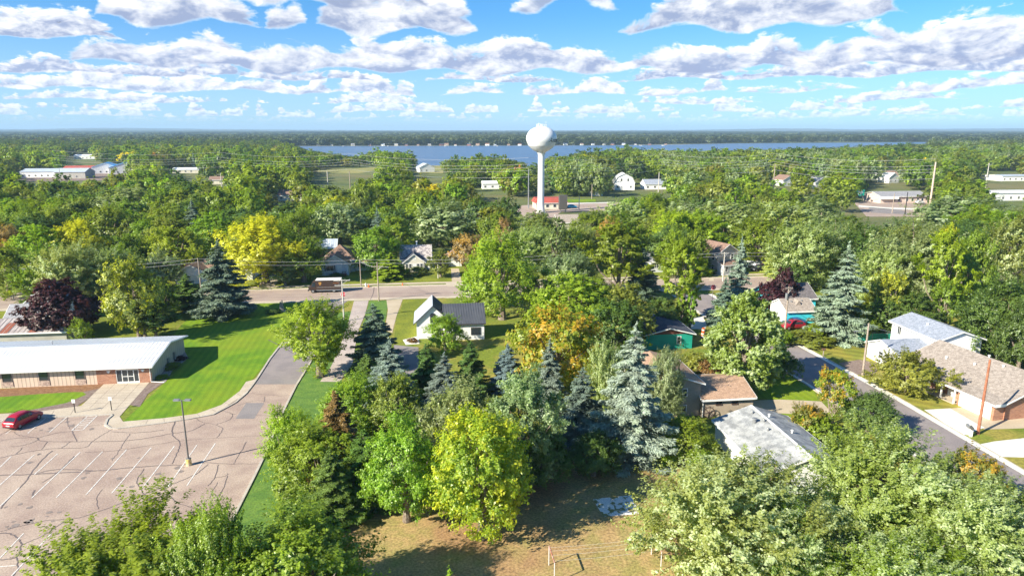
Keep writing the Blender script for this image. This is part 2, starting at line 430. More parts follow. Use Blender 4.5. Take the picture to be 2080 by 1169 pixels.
def trunk_mesh(name, W, H, lc, seed, mt, thick=.035, stems=1, zt=.62):
    rng = random.Random(seed); mb = MB()
    for s_ in range(stems):
        ox = 0 if stems == 1 else rng.uniform(-.3, .3); oy = 0 if stems == 1 else rng.uniform(-.3, .3)
        p = []; n = 6
        for i in range(n+1):
            f = i/n; p.append((ox+ox*4*f+rng.uniform(-.05, .05)*W*.25*f, oy+oy*4*f+rng.uniform(-.05, .05)*W*.25*f, H*zt*f-.15))
        r = [H*thick*(1.25 if i == 0 else 1)*(1-.72*i/n)/max(1, stems*.6) for i in range(n+1)]
        mb.tube(p, r, 8)
        if lc is not None:
            for c in lc[s_::stems*2][:11]:
                z = min(c[2]*.5, H*zt*.9); j = min(n, int(z/(H*zt)*n))
                a = Vector(p[j]); e = Vector(c); m_ = a.lerp(e, .5)+Vector((rng.uniform(-.3, .3), rng.uniform(-.3, .3), -(e-a).length*.06))
                mb.tube([a, m_, e], [r[j]*.6, r[j]*.36, r[j]*.12], 5, False)
    o = mb.build(name, mt); me = o.data; bpy.data.objects.remove(o); return me

def fit(V, W, H):
    r = np.percentile(np.hypot(V[:, 0], V[:, 1]), 97.5); zt = V[:, 2].max()
    V = V.copy(); V[:, :2] *= (W/2)/r; V[:, 2] *= H/zt
    return V
# prototypes: kind -> dict(W, H, variants=[(crown mesh, trunk mesh)])
PR = {}
def proto(kind, level, gen, args, leafmat, barkm=BARK, nvar=1, tr=None, inst=False):
    for k in range(nvar):
        a = dict(args); a['seed'] = hash_(kind)+k*17+{'near': 1, 'mid': 2, 'far': 3, 'wood': 4}[level]
        V, v, lc = gen(**a)
        V = fit(V, a['W'], a['H'])
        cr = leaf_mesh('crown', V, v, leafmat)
        t_ = trunk_mesh('trunk', a['W'], a['H'], lc, a['seed'], barkm, **(tr or {}))
        PR.setdefault((kind, level), []).append((cr, t_, a['W'], a['H']))
def hash_(s): return sum(ord(c)*(i+3) for i, c in enumerate(s)) % 9973

LEV = {'near': (1.0, 1.0), 'mid': (.50, 1.4), 'far': (.13, 2.5)}
def family(kind, gen, args, lm, N, leaf, nv=(2, 2, 2), bark=BARK, tr=None):
    for lv, n in zip(('near', 'mid', 'far'), nv):
        if n == 0: continue
        a = dict(args); a['N'] = int(N*LEV[lv][0]); a['leaf'] = leaf*LEV[lv][1]
        if gen is lobed: a['coh'] = {'near': .2, 'mid': .7, 'far': 1.0}[lv]
        if gen is lobed and lv != 'near':
            a['sh'] = max(7, int(a.get('sh', 26)*(.6 if lv == 'mid' else .35)))
        if gen is conifer and lv == 'far': a['tiers'] = 14
        proto(kind, lv, gen, a, LM[lm], bark, n, tr)
family('maple', lobed, dict(W=10., H=12., base=.0, nl=48, lr=.165, sh=24, up=.35, low=.15), 'plain', 42000, .24, (2, 3, 4))
family('ash', lobed, dict(W=9., H=13., base=.02, nl=30, lr=.17, sh=18, up=.55, long=1.25, rag=.3, thick=.14), 'plain', 36000, .24, (2, 3, 4))
family('gold', lobed, dict(W=10., H=13., base=.0, nl=40, lr=.16, sh=20, up=.5, long=1.2, rag=.25), 'gold', 40000, .25, (1, 2, 2))
family('autumn', lobed, dict(W=10., H=10., base=.02, nl=36, lr=.17, sh=20, up=.4, rag=.2), 'autumn', 30000, .25, (0, 2, 2))
family('silver', lobed, dict(W=13., H=13., base=.0, nl=52, lr=.145, sh=20, up=.55, long=1.5, wind=.35, thick=.10, rag=.2, asp=.6, egg=.15), 'silver', 90000, .24, (3, 2, 3))
family('shooty', lobed, dict(W=12., H=12., base=.06, nl=46, lr=.15, sh=15, up=1.05, long=1.7, thick=.095, rag=.25, egg=.1), 'plain', 90000, .24, (2, 0, 0))
family('cottonwood', lobed, dict(W=12., H=17., base=.0, nl=54, lr=.15, sh=14, up=.6, long=1.3, rag=.28, egg=.35), 'plain', 42000, .26, (0, 2, 3))
family('dome', lobed, dict(W=10., H=9., base=-.04, nl=90, lr=.12, sh=22, up=.25, rag=.02, long=.8, low=.3), 'plain', 90000, .24, (0, 1, 0))
family('oval', lobed, dict(W=9., H=13., base=-.03, nl=130, lr=.095, sh=16, up=.45, rag=.02, long=.95, egg=.2), 'silver', 110000, .22, (1, 1, 0))
family('spruce', conifer, dict(W=6., H=12.), 'needle', 62000, .27, (3, 3, 3), tr=dict(thick=.016, zt=.9))
family('pine', lobed, dict(W=8., H=14., base=.16, nl=34, lr=.15, sh=12, up=.45, long=1.0, flat=.4, rag=.35, egg=.45, asp=.35), 'plain', 34000, .30, (1, 2, 2), tr=dict(thick=.02, zt=.9))
family('column', lobed, dict(W=3., H=8., base=.0, nl=44, lr=.20, sh=14, up=.9, long=.8, rag=.02, egg=.35), 'plain', 26000, .2, (0, 1, 1))
family('shrub', lobed, dict(W=4., H=2.6, base=-.05, nl=20, lr=.2, sh=16, up=.5, rag=.15, low=.5), 'plain', 12000, .17, (1, 2, 1), tr=dict(thick=.02, zt=.5))
family('spread', lobed, dict(W=11., H=6., base=.16, nl=30, lr=.15, sh=18, up=.45, rag=.3, flat=.6), 'plain', 36000, .22, (0, 1, 0), tr=dict(thick=.03, stems=3, zt=.7))
family('multistem', lobed, dict(W=7., H=9., base=.3, nl=20, lr=.15, sh=16, up=.6, rag=.3), 'autumn', 20000, .22, (1, 0, 0), bark=BARK_PALE, tr=dict(thick=.03, stems=4, zt=.8))

TINT = {
 'green': (.23, .315, .03), 'bright green': (.245, .365, .03), 'dark green': (.125, .205, .045), 'pale green': (.36, .43, .095),
 'yellow-green': (.31, .42, .026), 'yellow': (.60, .58, .03), 'olive': (.245, .285, .050), 'grey-green': (.25, .325, .13),
 'blue-green': (.17, .235, .17), 'blue': (.20, .265, .25), 'silver-blue': (.30, .36, .305), 'purple': (.085, .030, .038),
 'tan orange': (.48, .33, .15), 'rusty brown': (.26, .16, .06), 'golden green': (.295, .385, .032), 'white-green': (.33, .47, .06)}
KW = {'maple': 'round leafy tree', 'ash': 'loose leafy tree', 'gold': 'tree turning gold', 'autumn': 'tree turning orange', 'silver': 'silvery windblown maple',
      'shooty': 'maple with upright shoots', 'cottonwood': 'tall cottonwood', 'dome': 'dense domed maple', 'oval': 'dense oval maple with pale leaf tips',
      'spruce': 'spruce', 'pine': 'pine', 'column': 'columnar evergreen', 'shrub': 'shrub', 'spread': 'wide spreading tree', 'multistem': 'pale-stemmed small tree'}
TREES = []        # x, y(px base), Y distance, kind, tint, obj, wanted label
def px_of(X, Y, Z):
    dz = Z-CAM_H
    zc_ = Y*math.cos(PITCH)-dz*math.sin(PITCH); up = Y*math.sin(PITCH)+dz*math.cos(PITCH)
    return CX+F_PX*X/zc_, CY-F_PX*up/zc_
rngT = random.Random(5)
def plant(kind, X, Y, wm, hm, tint, label=None, jit=.10, cropz=0):
    lv = 'near' if Y < 108 else 'mid' if Y < 215 else 'far'
    key = (kind, lv)
    if key not in PR:
        for alt in ('mid', 'near', 'far'):
            if (kind, alt) in PR: key = (kind, alt); break
    cr, tk, W0, H0 = rngT.choice(PR[key])
    name = {'spruce': 'spruce_tree', 'pine': 'pine_tree', 'shrub': 'shrub', 'column': 'evergreen_column', 'silver': 'maple_tree', 'maple': 'maple_tree', 'oval': 'maple_tree',
            'shooty': 'maple_tree', 'dome': 'maple_tree', 'cottonwood': 'cottonwood_tree', 'ash': 'ash_tree'}.get(kind, 'leafy_tree')
    o = bpy.data.objects.new(name, None); C.objects.link(o)
    o.location = (X, Y, 0); o.scale = (wm/W0, wm/W0, hm/H0)
    c = bpy.data.objects.new('crown', cr); C.objects.link(c); c.parent = o
    t_ = bpy.data.objects.new('trunk', tk); C.objects.link(t_); t_.parent = o
    if kind != 'silver': c.rotation_euler.z = rngT.uniform(0, 6.28); t_.rotation_euler.z = c.rotation_euler.z
    b = TINT[tint]; j = rngT.uniform(1-jit, 1+jit)
    c.color = (b[0]*j*rngT.uniform(.9, 1.1), b[1]*j, b[2]*j*rngT.uniform(.85, 1.15), 1)
    o['category'] = 'shrub' if kind == 'shrub' else 'tree'
    TREES.append([o, X, Y, kind, tint, label, wm, hm])
    return o
def T(kind, x, yt, wpx, tint, h=None, b=None, label=None):
    """tree from the photo: crown top at pixel (x, yt), crown wpx wide; height h in metres or trunk foot at pixel row b"""
    if b is not None:
        P = G(x, b); t = (yt-CY)/F_PX
        r = (math.sin(PITCH)+math.cos(PITCH)*t)/(math.cos(PITCH)-t*math.sin(PITCH))
        h = CAM_H-P.y*r; X, Y = P.x, P.y
    else:
        P = G(x, yt, h); X, Y = P.x, P.y
    zc_ = Y*math.cos(PITCH)+(CAM_H-h*.5)*math.sin(PITCH)
    w0 = wpx*zc_/F_PX
    if b is None and kind not in ('spruce', 'column'):      # the near edge of a wide crown is what shows on top
        Y = Y-w0*.06
    w0 *= 1.15 if kind == 'spruce' else 1.07
    return plant(kind, X, Y, w0, h, tint, label)
# ------------------------------------------------------------------ ground, roads, water
M_ground = mat('forest_floor', (0.065, 0.098, 0.029), (0.130, 0.156, 0.046), .03, .95, .3, 1.2, c3=(0.169, 0.156, 0.065), scale3=.01)
M_yard = mat('yard_grass', (0.157, 0.200, 0.019), (0.280, 0.238, 0.048), .16, .95, .3, 2.2, .3, c3=(0.117, 0.173, 0.017), scale3=.05)
M_lawn = mat('mown_lawn', (0.099, 0.216, 0.006), (0.157, 0.272, 0.007), .25, .9, .18, 5, .3, wave=(TA+.05, 1.15, .10, 'S'), c3=(0.210, 0.272, 0.011), scale3=.05)
M_lawn2 = mat('striped_lawn', (0.269, 0.240, 0.038), (0.192, 0.211, 0.031), .3, .9, .2, 5, .3, wave=(TA+.9, 2.2, .2, 'S'))
M_olive = mat('olive_lawn', (0.202, 0.224, 0.018), (0.135, 0.168, 0.015), .2, .95, .3, 3, .3)
M_strip = mat('rough_green_grass', (0.086, 0.172, 0.029), (0.127, 0.218, 0.036), .6, .95, .35, 5, .4)
M_meadow = mat('dry_meadow', (.40, .28, .125), (.29, .245, .085), .45, .95, .35, 4.0, .5, c3=(.33, .20, .10), scale3=.12)
M_asph = mat('parking_asphalt', (0.339, 0.253, 0.210), (0.399, 0.306, 0.250), .35, .9, .22, 6, .2, c3=(0.441, 0.348, 0.280), scale3=.12)
M_patch = mat('dark_asphalt', (0.221, 0.200, 0.199), (0.259, 0.232, 0.226), .4, .9, .15, 8, .2)
M_street = mat('street_asphalt', (0.233, 0.204, 0.204), (0.276, 0.240, 0.233), .4, .9, .15, 8, .2)
M_road = mat('road_asphalt', (0.323, 0.246, 0.213), (0.366, 0.285, 0.238), .25, .9, .2, 5, .1, c3=(0.402, 0.321, 0.267), scale3=.06)
M_conc = mat('concrete', (0.461, 0.388, 0.299), (0.527, 0.451, 0.350), .5, .85, .12, 5, .1)
M_concw = mat('pale_concrete', (0.648, 0.630, 0.576), (0.720, 0.693, 0.630), .5, .85, .08, 5)
M_conct = mat('tan_concrete', (0.443, 0.364, 0.256), (0.491, 0.411, 0.301), .4, .85, .1, 5)
M_kerb = mat('kerb_concrete', (0.418, 0.374, 0.317), (0.490, 0.446, 0.382), .8, .85, .15, 6)
M_tar = mat('tar', (0.131, 0.108, 0.108), (0.171, 0.141, 0.135), 2, .8)
M_line = mat('white_line_paint', (0.741, 0.722, 0.684), (0.570, 0.522, 0.475), 3.0, .8, .15, 14)
M_mulch = mat('bark_mulch', (0.192, 0.096, 0.048), (0.272, 0.152, 0.080), 2, .95, .4, 9, .6)
M_gravel = mat('gravel', (0.255, 0.195, 0.165), (0.188, 0.135, 0.112), 2, .95, .35, 10, .6)
M_field = mat('dry_field', (0.288, 0.264, 0.096), (0.216, 0.224, 0.072), .03, .95, .2, 1)

def disc(name, r, mt, z):
    n = 96; return sheet(name, [(r*math.cos(2*math.pi*i/n), r*math.sin(2*math.pi*i/n)) for i in range(n)], mt, z)
disc('ground', 14000, M_ground, -.02)
sheet('yard_grass', [(-150, 30), (140, 30), (150, 215), (-150, 185)], M_yard, .0)
sheet('olive_lawn', gp((-260, 640), (200, 627), (425, 620), (350, 668), (380, 720), (280, 800), (-300, 760)), M_olive, .012)
sheet('front_lawn', gp((250, 856), (333, 849), (400, 840), (450, 822), (487, 794), (514, 769), (548, 728), (577, 692), (604, 655), (627, 619), (610, 614.5),
      (560, 615), (500, 617.5), (420, 622), (372, 655), (352, 680), (372, 700), (378, 735), (330, 782), (300, 810)), M_lawn, .022)
sheet('entrance_lawn', gp((-90, 812), (0, 806), (80, 800), (150, 796), (168, 796), (176, 800), (168, 806), (140, 817), (90, 828), (40, 836), (-90, 843)), M_lawn, .03)
sheet('wall_mulch_bed', gp((-90, 796), (205, 776), (215, 777), (200, 792), (172, 796), (-90, 811)), M_mulch, .026)
sheet('gravel_bed', gp((168, 796), (205, 788), (172, 815), (150, 829), (85, 835), (60, 833), (135, 818), (176, 801)), M_gravel, .034)
sheet('gravel_bed', gp((304, 777), (335, 775), (300, 800), (284, 826), (262, 822)), M_gravel, .034)
sheet('rock_bed', gp((316, 770), (336, 776), (352, 750), (383, 727), (371, 706)), mat('grey_rocks', (.40, .36, .33), (.22, .2, .18), 3, .9, .3, 6, .6), .034)
sheet('sidewalk', gp((-90, 846), (40, 838), (90, 834), (165, 824), (213, 778), (304, 776), (262, 824), (243, 846), (250, 856), (333, 849), (400, 840), (450, 822), (487, 794), (500, 775), (516, 771), (527, 763),
      (516, 781), (499, 800), (433, 842), (333, 859), (240, 870.5), (221, 869), (214, 862), (228, 843), (-90, 856)), M_conc, .045)
# walkway joints
mb = MB()
for a, b in (((236, 777), (182, 829)), ((262, 777), (205, 832)), ((285, 777), (232, 835))):
    ribbon(mb, gp(a, b), .05, z=.05)
for k in range(1, 9):
    f = k/9; ribbon(mb, [G(213-48*f, 778+46*f)[:2], G(304-42*f, 776+48*f)[:2]], .04, z=.05)
for x, y in ((20, 846), (60, 843), (110, 839), (150, 836)): ribbon(mb, [G(x, y-5)[:2], G(x-7, y+7)[:2]], .05, z=.05)
for (a, b) in (((300, 853), (296, 862)), ((333, 850), (334, 860)), ((366, 846), (371, 853)), ((400, 841), (409, 847)), ((430, 831), (442, 838)), ((458, 818), (470, 823)), ((482, 800), (494, 806))):
    ribbon(mb, gp(a, b), .05, z=.05)
tag(mb.build('sidewalk_joints', M_gravel), kind='structure')

LOT_E = [(627, 742), (602, 782), (583, 820), (560, 867), (547, 905), (518, 965), (480, 1040), (430, 1145), (395, 1230)]
sheet('parking_lot', gp((-420, 872), (-90, 855), (40, 847), (228, 840), (214, 862), (221, 868), (240, 870), (333, 859), (433, 842), (499, 801), (518, 779), (523, 771), *LOT_E, (-500, 1260)), M_asph, .015)
sheet('side_street', gp((521, 773), (548, 730), (577, 693), (604, 655), (628, 618), (640, 608), (712, 607), (700, 615), (684, 632), (668, 660), (650, 700), (627, 742), (604, 780), (560, 779.5)), M_street, .019)
sheet('asphalt_patch', gp((500, 818), (537, 818), (516, 850), (478, 850)), M_patch, .024)
sheet('asphalt_patch', gp((523, 771), (607, 771), (604, 780), (517, 780)), M_patch, .024)
mb = MB()
kerb(mb, gp((627, 619), (604, 655), (577, 692), (548, 729), (523, 768), (514, 781), (499, 800), (478, 818), (452, 832), (433, 842), (385, 851), (333, 859), (285, 865), (240, 870.5), (225, 870), (214, 863), (218, 852), (229, 843)), .28, .13)
kerb(mb, gp((229, 842), (120, 847), (40, 850), (-90, 857)), .25, .13)
kerb(mb, gp(*[(a, b) for a, b in [(684, 632), (668, 660), (650, 700)]+LOT_E]), .28, .12)
tag(mb.build('kerb', M_kerb), kind='structure')
sheet('grass_strip', gp((684, 634), (668, 662), (650, 702), (627, 744), (602, 784), (560, 869), (547, 907), (518, 967), (480, 1042), (430, 1147), (395, 1235), (560, 1235), (640, 1040), (655, 930), (690, 800), (700, 740), (690, 690), (716, 632)), M_strip, .008)

# tar-filled cracks and painted stalls of the parking lot
cz = lambda *p: [G(x/3.004, y/3.004+780)[:2] for x, y in p]
cracks = [(cz((0, 450), (110, 425), (250, 400), (400, 390), (520, 385), (560, 350), (640, 300), (690, 270)), .16),
 (cz((60, 382), (150, 370), (230, 340), (215, 325), (95, 330), (0, 345)), .14), (cz((0, 310), (30, 295), (75, 265), (60, 240), (80, 220)), .12), (cz((30, 295), (80, 290), (110, 310), (180, 320), (230, 330)), .12),
 (cz((230, 330), (260, 348), (470, 350), (550, 350), (770, 345), (950, 320), (1050, 300), (1160, 285), (1250, 240)), .14),
 (cz((225, 330), (330, 300), (440, 285), (450, 270), (480, 245), (525, 190)), .13), (cz((440, 285), (455, 320), (468, 348)), .16), (cz((415, 195), (410, 235), (430, 275)), .13),
 (cz((530, 258), (640, 243)), .1), (cz((680, 290), (830, 296), (1000, 280)), .14), (cz((1070, 225), (1050, 300), (1098, 355), (1085, 410), (1050, 485)), .2),
 (cz((520, 415), (700, 405), (900, 375), (1100, 345), (1320, 328), (1620, 312)), .12), (cz((1200, 210), (1230, 230), (1320, 250), (1358, 275), (1325, 325)), .16), (cz((1320, 245), (1400, 215), (1415, 180), (1350, 160)), .14),
 (cz((1400, 180), (1440, 182)), .12), (cz((1190, 485), (1240, 470), (1400, 430), (1630, 380)), .13), (cz((1505, 350), (1470, 410), (1425, 485)), .15), (cz((1240, 478), (1420, 486), (1600, 484)), .14),
 (cz((0, 555), (230, 548), (370, 540), (600, 528), (800, 508), (950, 498), (1140, 490)), .22), (cz((220, 545), (350, 520), (568, 526)), .2), (cz((1270, 490), (1190, 550), (1050, 610), (880, 670), (700, 740), (480, 815), (300, 830), (150, 860), (0, 900)), .14),
 (cz((880, 515), (838, 590), (862, 645), (890, 680), (940, 705)), .15), (cz((795, 300), (765, 345), (735, 390), (710, 430), (680, 465)), .13), (cz((320, 405), (280, 440), (215, 510), (160, 590), (80, 670), (0, 760)), .2),
 (cz((450, 440), (360, 530), (260, 600)), .16), (cz((290, 350), (255, 400)), .12), (cz((430, 350), (375, 390)), .1), (cz((140, 385), (98, 425)), .12), (cz((0, 908), (60, 912), (115, 945), (130, 985), (100, 1055), (0, 1070)), .2),
 (cz((400, 830), (330, 880), (250, 930), (140, 975)), .16), (cz((270, 1040), (120, 1045), (60, 1060)), .13), (cz((100, 1055), (110, 1120), (80, 1169), (20, 1240)), .15), (cz((210, 645), (195, 690)), .22),
 (cz((1335, 490), (1310, 570), (1270, 620)), .12), (cz((1310, 570), (1375, 560), (1390, 545)), .12), (cz((1390, 560), (1350, 660), (1290, 700)), .12), (cz((1330, 600), (1280, 690), (1320, 690)), .1),
 (cz((1530, 55), (1700, 70), (1790, 65)), .11), (cz((1450, 130), (1560, 100), (1640, 110)), .1), (cz((1560, 190), (1680, 192)), .1), (cz((1610, 110), (1615, 75)), .1),
 (cz((620, 640), (590, 700), (600, 760)), .1), (cz((1000, 640), (1080, 720), (1200, 760)), .12)]
mb = MB()
rc = random.Random(3)
for pts, wd in cracks:
    L = smooth_line([(p[0], p[1], 0) for p in pts], 6)
    L = [q+Vector((rc.uniform(-.07, .07), rc.uniform(-.07, .07), 0)) for q in L]
    wd *= .72; ribbon(mb, L, wd*rc.uniform(.7, 1.2), wd*rc.uniform(.4, 1.1), z=.030+.0004*rc.randint(0, 9))
for (a, b) in (((665, 665), (640, 700)), ((760, 583), (752, 609)), ((1000, 590), (1016, 604)), ((1030, 588), (1044, 606)), ((515, 598), (450, 610)), ((260, 600), (250, 618)), ((300, 612), (390, 600)), ((545, 690), (600, 720))):
    ribbon(mb, smooth_line([tuple(G(*a)), tuple(G((a[0]+b[0])/2+2, (a[1]+b[1])/2)), tuple(G(*b))], 5), .22, .1, z=.036)
for p in (((0, 617), (300, 606), (620, 598), (960, 594), (1100, 590)), ((60, 622), (400, 607), (700, 602), (960, 600))):
    ribbon(mb, smooth_line([tuple(G(*q)) for q in p], 6), .14, z=.0365)
tag(mb.build('tar_seams', M_tar), kind='structure')
mb = MB()
stalls = [((68, 440), (-40, 545)), ((210, 430), (-30, 640)), ((352, 424), (210, 550)), ((490, 414), (192, 695)), ((626, 411), (344, 691)), ((772, 399), (524, 675)), ((922, 387), (682, 664)), ((1064, 378), (862, 641)), ((1202, 370), (1018, 634)), ((1314, 360), (1140, 620)),
          ((118, 630), (0, 745)), ((145, 908), (0, 1060)), ((312, 912), (190, 1040)), ((190, 1040), (70, 1169)), ((-20, 240), (25, 215)), ((80, 270), (35, 303)), ((285, 203), (170, 298)), ((416, 193), (302, 293)), ((0, 1112), (100, 1105))]
for a, b in stalls: ribbon(mb, cz(a, b), .115, z=.033)
hb = [((545, 185), (438, 282)), ((600, 184), (508, 276)), ((438, 282), (505, 278))]
for a, b in hb: ribbon(mb, cz(a, b), .13, z=.033)
for k in range(1, 7):
    f = k/7; ribbon(mb, cz((545-107*f, 185+97*f), (600-92*(f-.07), 184+92*(f-.07))), .12, z=.033)
ribbon(mb, cz((640, 262), (650, 245), (718, 178)), .12, z=.033)
tag(mb.build('stall_markings', M_line), kind='structure')
mb = MB(); ro_ = random.Random(8)            # oil spots where cars stand, and tyre-darkened turning lanes
for k in range(46):
    x, y = ro_.choice([(ro_.uniform(30, 1300), ro_.uniform(400, 660)), (ro_.uniform(0, 600), ro_.uniform(200, 300)), (ro_.uniform(0, 400), ro_.uniform(700, 900))])
    q = G(x/3.004, y/3.004+780); r_ = ro_.uniform(.12, .42)
    mb.add([(q.x+r_*ro_.uniform(.6, 1.2)*math.cos(a), q.y+r_*ro_.uniform(.6, 1.2)*math.sin(a), .0292) for a in [2*math.pi*i_/9 for i_ in range(9)]], [tuple(range(9))])
tag(mb.build('oil_stains', mat('oily_asphalt', (.22, .18, .16), (.27, .225, .20), 2, .7)), kind='structure')

# main road, in the town frame
R0 = Vector((-37, 146.7, 0))
def rd(s, t): p = R0+E1*s+E2*t; return (p.x, p.y)
def band(name, t0, t1, mt, z, s0=-230, s1=260): return sheet(name, [rd(s0, t0), rd(s1, t0), rd(s1, t1), rd(s0, t1)], mt, z)
band('main_road', 0, 13.4, M_road, .028)
band('gutter', 0, 1.7, M_conc, .033); band('gutter', 12.2, 13.4, M_conc, .033)
band('verge', 13.4, 15.2, M_olive, .010); band('far_sidewalk', 15.2, 16.9, M_conc, .02)
mb = MB(); kerb(mb, [rd(-230, 13.5), rd(70, 13.5)], .25, .12); kerb(mb, [rd(80, 13.5), rd(260, 13.5)], .25, .12)
kerb(mb, [rd(-230, -.1), rd(-12, -.1)], .25, .12); kerb(mb, [rd(22, -.1), rd(76, -.1)], .25, .12)
tag(mb.build('road_kerb', M_kerb), kind='structure')
mb = MB()
for k in range(-30, 34): ribbon(mb, [rd(k*8, 6.6), rd(k*8+3, 6.6)], .12, z=.04)
tag(mb.build('lane_markings', mat('faded_yellow_paint', (.50, .36, .16), (.42, .34, .28), 2, .9)), kind='structure')
band('far_lawn', 16.9, 42, M_olive, .006, -260, 280)
sheet('driveway', gp((719, 611), (749, 610), (741, 640), (729, 668), (722, 700), (716, 740), (690, 775), (650, 775), (672, 745), (692, 700), (706, 660)), mat('driveway_asphalt', (.40, .335, .30), (.46, .39, .35), .4, .9, .2, 5), .032)
sheet('driveway', gp((785, 609), (818, 608), (806, 640), (800, 662), (797, 676), (786, 672), (784, 655), (788, 630)), M_conct, .032)
sheet('grass_island', gp((750, 611), (790, 610), (786, 630), (781, 660), (764, 690), (728, 700), (736, 665)), M_strip, .026)
sheet('lawn_patch', gp((820, 609), (860, 608), (850, 640), (842, 688), (800, 700), (803, 660)), M_olive, .014)
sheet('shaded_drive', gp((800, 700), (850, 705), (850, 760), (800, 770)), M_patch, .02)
sheet('patio', gp((818, 690), (850, 682), (852, 698), (824, 700)), M_concw, .024)
for pts in (((545, 560), (575, 557), (556, 583), (520, 583)), ((905, 573), (945, 573), (940, 582), (908, 582)), ((1440, 545), (1445, 545), (1450, 570), (1440, 570))):
    sheet('driveway', gp(*pts), M_conc, .03)
sheet('dirt_drive', gp((916, 545), (932, 545), (938, 574), (918, 574)), M_conct, .024)
sheet('gravel_drive', gp((567, 545), (595, 545), (572, 562), (548, 562)), M_gravel, .024)
sheet('garage_apron', gp((1404, 646), (1428, 642), (1436, 660), (1432, 668), (1404, 668)), M_concw, .025)
# residential street on the right-hand side
SL = [(37.2, 152), (40.2, 127), (43.4, 101), (44.3, 95.7), (47.5, 70), (50.5, 45), (52, 30)]
SR = [(45.2, 153), (49, 121), (52.6, 98.8), (54.0, 89.2), (55.4, 76.3), (58, 52), (60, 30)]
sheet('street', SL+SR[::-1], M_street, .019)
mb = MB(); ribbon(mb, SR, .75, off=.36, z=.04); ribbon(mb, SL, .55, off=-.2, z=.04)
tag(mb.build('street_gutter', M_concw), kind='structure')
mb = MB(); kerb(mb, [Vector((x+.85, y, 0)) for x, y in SR], .22, .12); kerb(mb, [Vector((x-.55, y, 0)) for x, y in SL], .22, .12)
tag(mb.build('street_kerb', M_kerb), kind='structure')
sheet('striped_lawn', gp((1586, 686), (1640, 690), (1700, 694), (1800, 694), (1815, 712), (1790, 735), (1706, 735), (1650, 706)), M_lawn2, .012)
sheet('striped_lawn', gp((1750, 766), (1800, 755), (1862, 775), (1905, 800), (1968, 826), (1940, 829), (1880, 832), (1830, 812)), M_lawn2, .012)
sheet('gravel_drive', gp((1703, 737), (1745, 730), (1790, 738), (1775, 762), (1742, 762)), M_gravel, .016)
sheet('side_lawn', gp((1540, 770), (1606, 757), (1648, 783), (1662, 812), (1640, 816), (1540, 808)), M_lawn, .012)
sheet('side_lawn', gp((1582, 836), (1662, 829), (1690, 850), (1640, 870), (1600, 850)), M_lawn, .012)
sheet('driveway', gp((1528, 813), (1584, 811), (1634, 813), (1668, 815), (1690, 838), (1625, 841), (1562, 838), (1528, 838)), M_conct, .026)
sheet('driveway', gp((1877, 832), (1930, 829), (1975, 855), (2000, 868), (1955, 884)), M_concw, .03)
sheet('driveway', gp((1930, 829), (1972, 826), (1990, 822), (2024, 846), (2120, 842), (2120, 868), (2000, 872)), M_conct, .027)
sheet('front_path', gp((1934, 795), (1947, 790), (1998, 826), (1975, 828)), M_conct, .031)
sheet('patio', gp((1870, 771), (1908, 764), (1946, 790), (1921, 800)), M_concw, .034)
sheet('driveway', gp((1985, 903), (2020, 896), (2130, 884), (2130, 930), (2020, 927)), M_concw, .03)
sheet('dry_meadow', gp((760, 1010), (900, 960), (1150, 930), (1330, 905), (1420, 905), (1450, 960), (1400, 1300), (500, 1300), (640, 1150)), M_meadow, .014)
sheet('concrete_pad', gp((1204, 1013), (1283, 1005), (1300, 1043), (1226, 1049)), mat('mossy_concrete', (.78, .75, .70), (.24, .22, .08), 1.1, .9, .2, 6, lo=.5, hi=.56), .03)
# far streets, yards and fields
sheet('far_street', gp((1040, 440), (1060, 417), (1150, 412), (1260, 411), (1330, 416), (1330, 432), (1225, 428), (1140, 430), (1120, 445)), M_road, .04)
sheet('far_lawn', gp((1138, 411), (1150, 405.5), (1210, 404), (1210, 410)), M_lawn, .05)
sheet('far_sidewalk', gp((1140, 413), (1240, 410.5), (1240, 412.3), (1140, 415)), M_concw, .06)
sheet('far_street', gp((1735, 412), (1790, 404), (1900, 402), (1960, 420), (1900, 440), (1760, 440)), M_road, .04)
sheet('far_sidewalk', gp((1744, 417), (1800, 421.5), (1890, 424), (1890, 427), (1800, 424.5), (1744, 420)), M_concw, .06)
sheet('far_asphalt', gp((1764, 421), (1830, 426), (1850, 436), (1770, 432)), M_patch, .06)
sheet('dry_field', gp((640, 352), (730, 352), (770, 345), (760, 340), (690, 344), (620, 346)), M_field, .05)
sheet('dry_field', gp((840, 352), (900, 352), (900, 335), (850, 333)), M_field, .05)
sheet('storage_yard', gp((0, 362), (60, 368), (270, 366), (300, 352), (240, 347), (80, 350)), M_gravel, .05)

# lake
mw = bpy.data.materials.new('lake_water'); mw.use_nodes = True
t = NT(mw.node_tree); bs = mw.node_tree.nodes['Principled BSDF']
co = t.n('ShaderNodeTexCoord').outputs['Object']
mp = t.n('ShaderNodeMapping'); t.put(mp.inputs['Vector'], co); mp.inputs['Scale'].default_value = (.006, .03, 1)
t.put(bs.inputs['Base Color'], t.mix(t.ss(t.noise(mp.outputs[0], 1, 4, .6), .35, .65), rgba((.06, .12, .22)), rgba((.085, .155, .27))))
bs.inputs['Roughness'].default_value = .35; bs.inputs['Specular IOR Level'].default_value = .45
bp = t.n('ShaderNodeBump'); bp.inputs['Strength'].default_value = .55; bp.inputs['Distance'].default_value = .5
t.put(bp.inputs['Height'], t.noise(co, .25, 4, .65)); t.L.new(bp.outputs[0], bs.inputs['Normal'])
sheet('lake_water', gp((585, 297.2), (900, 296.6), (1240, 295.6), (1500, 291.5), (1880, 289), (1905, 293), (1700, 302), (1500, 307), (1290, 316), (1180, 332), (1100, 341), (1000, 336), (900, 336), (850, 338), (740, 330), (640, 309)), mw, .3)
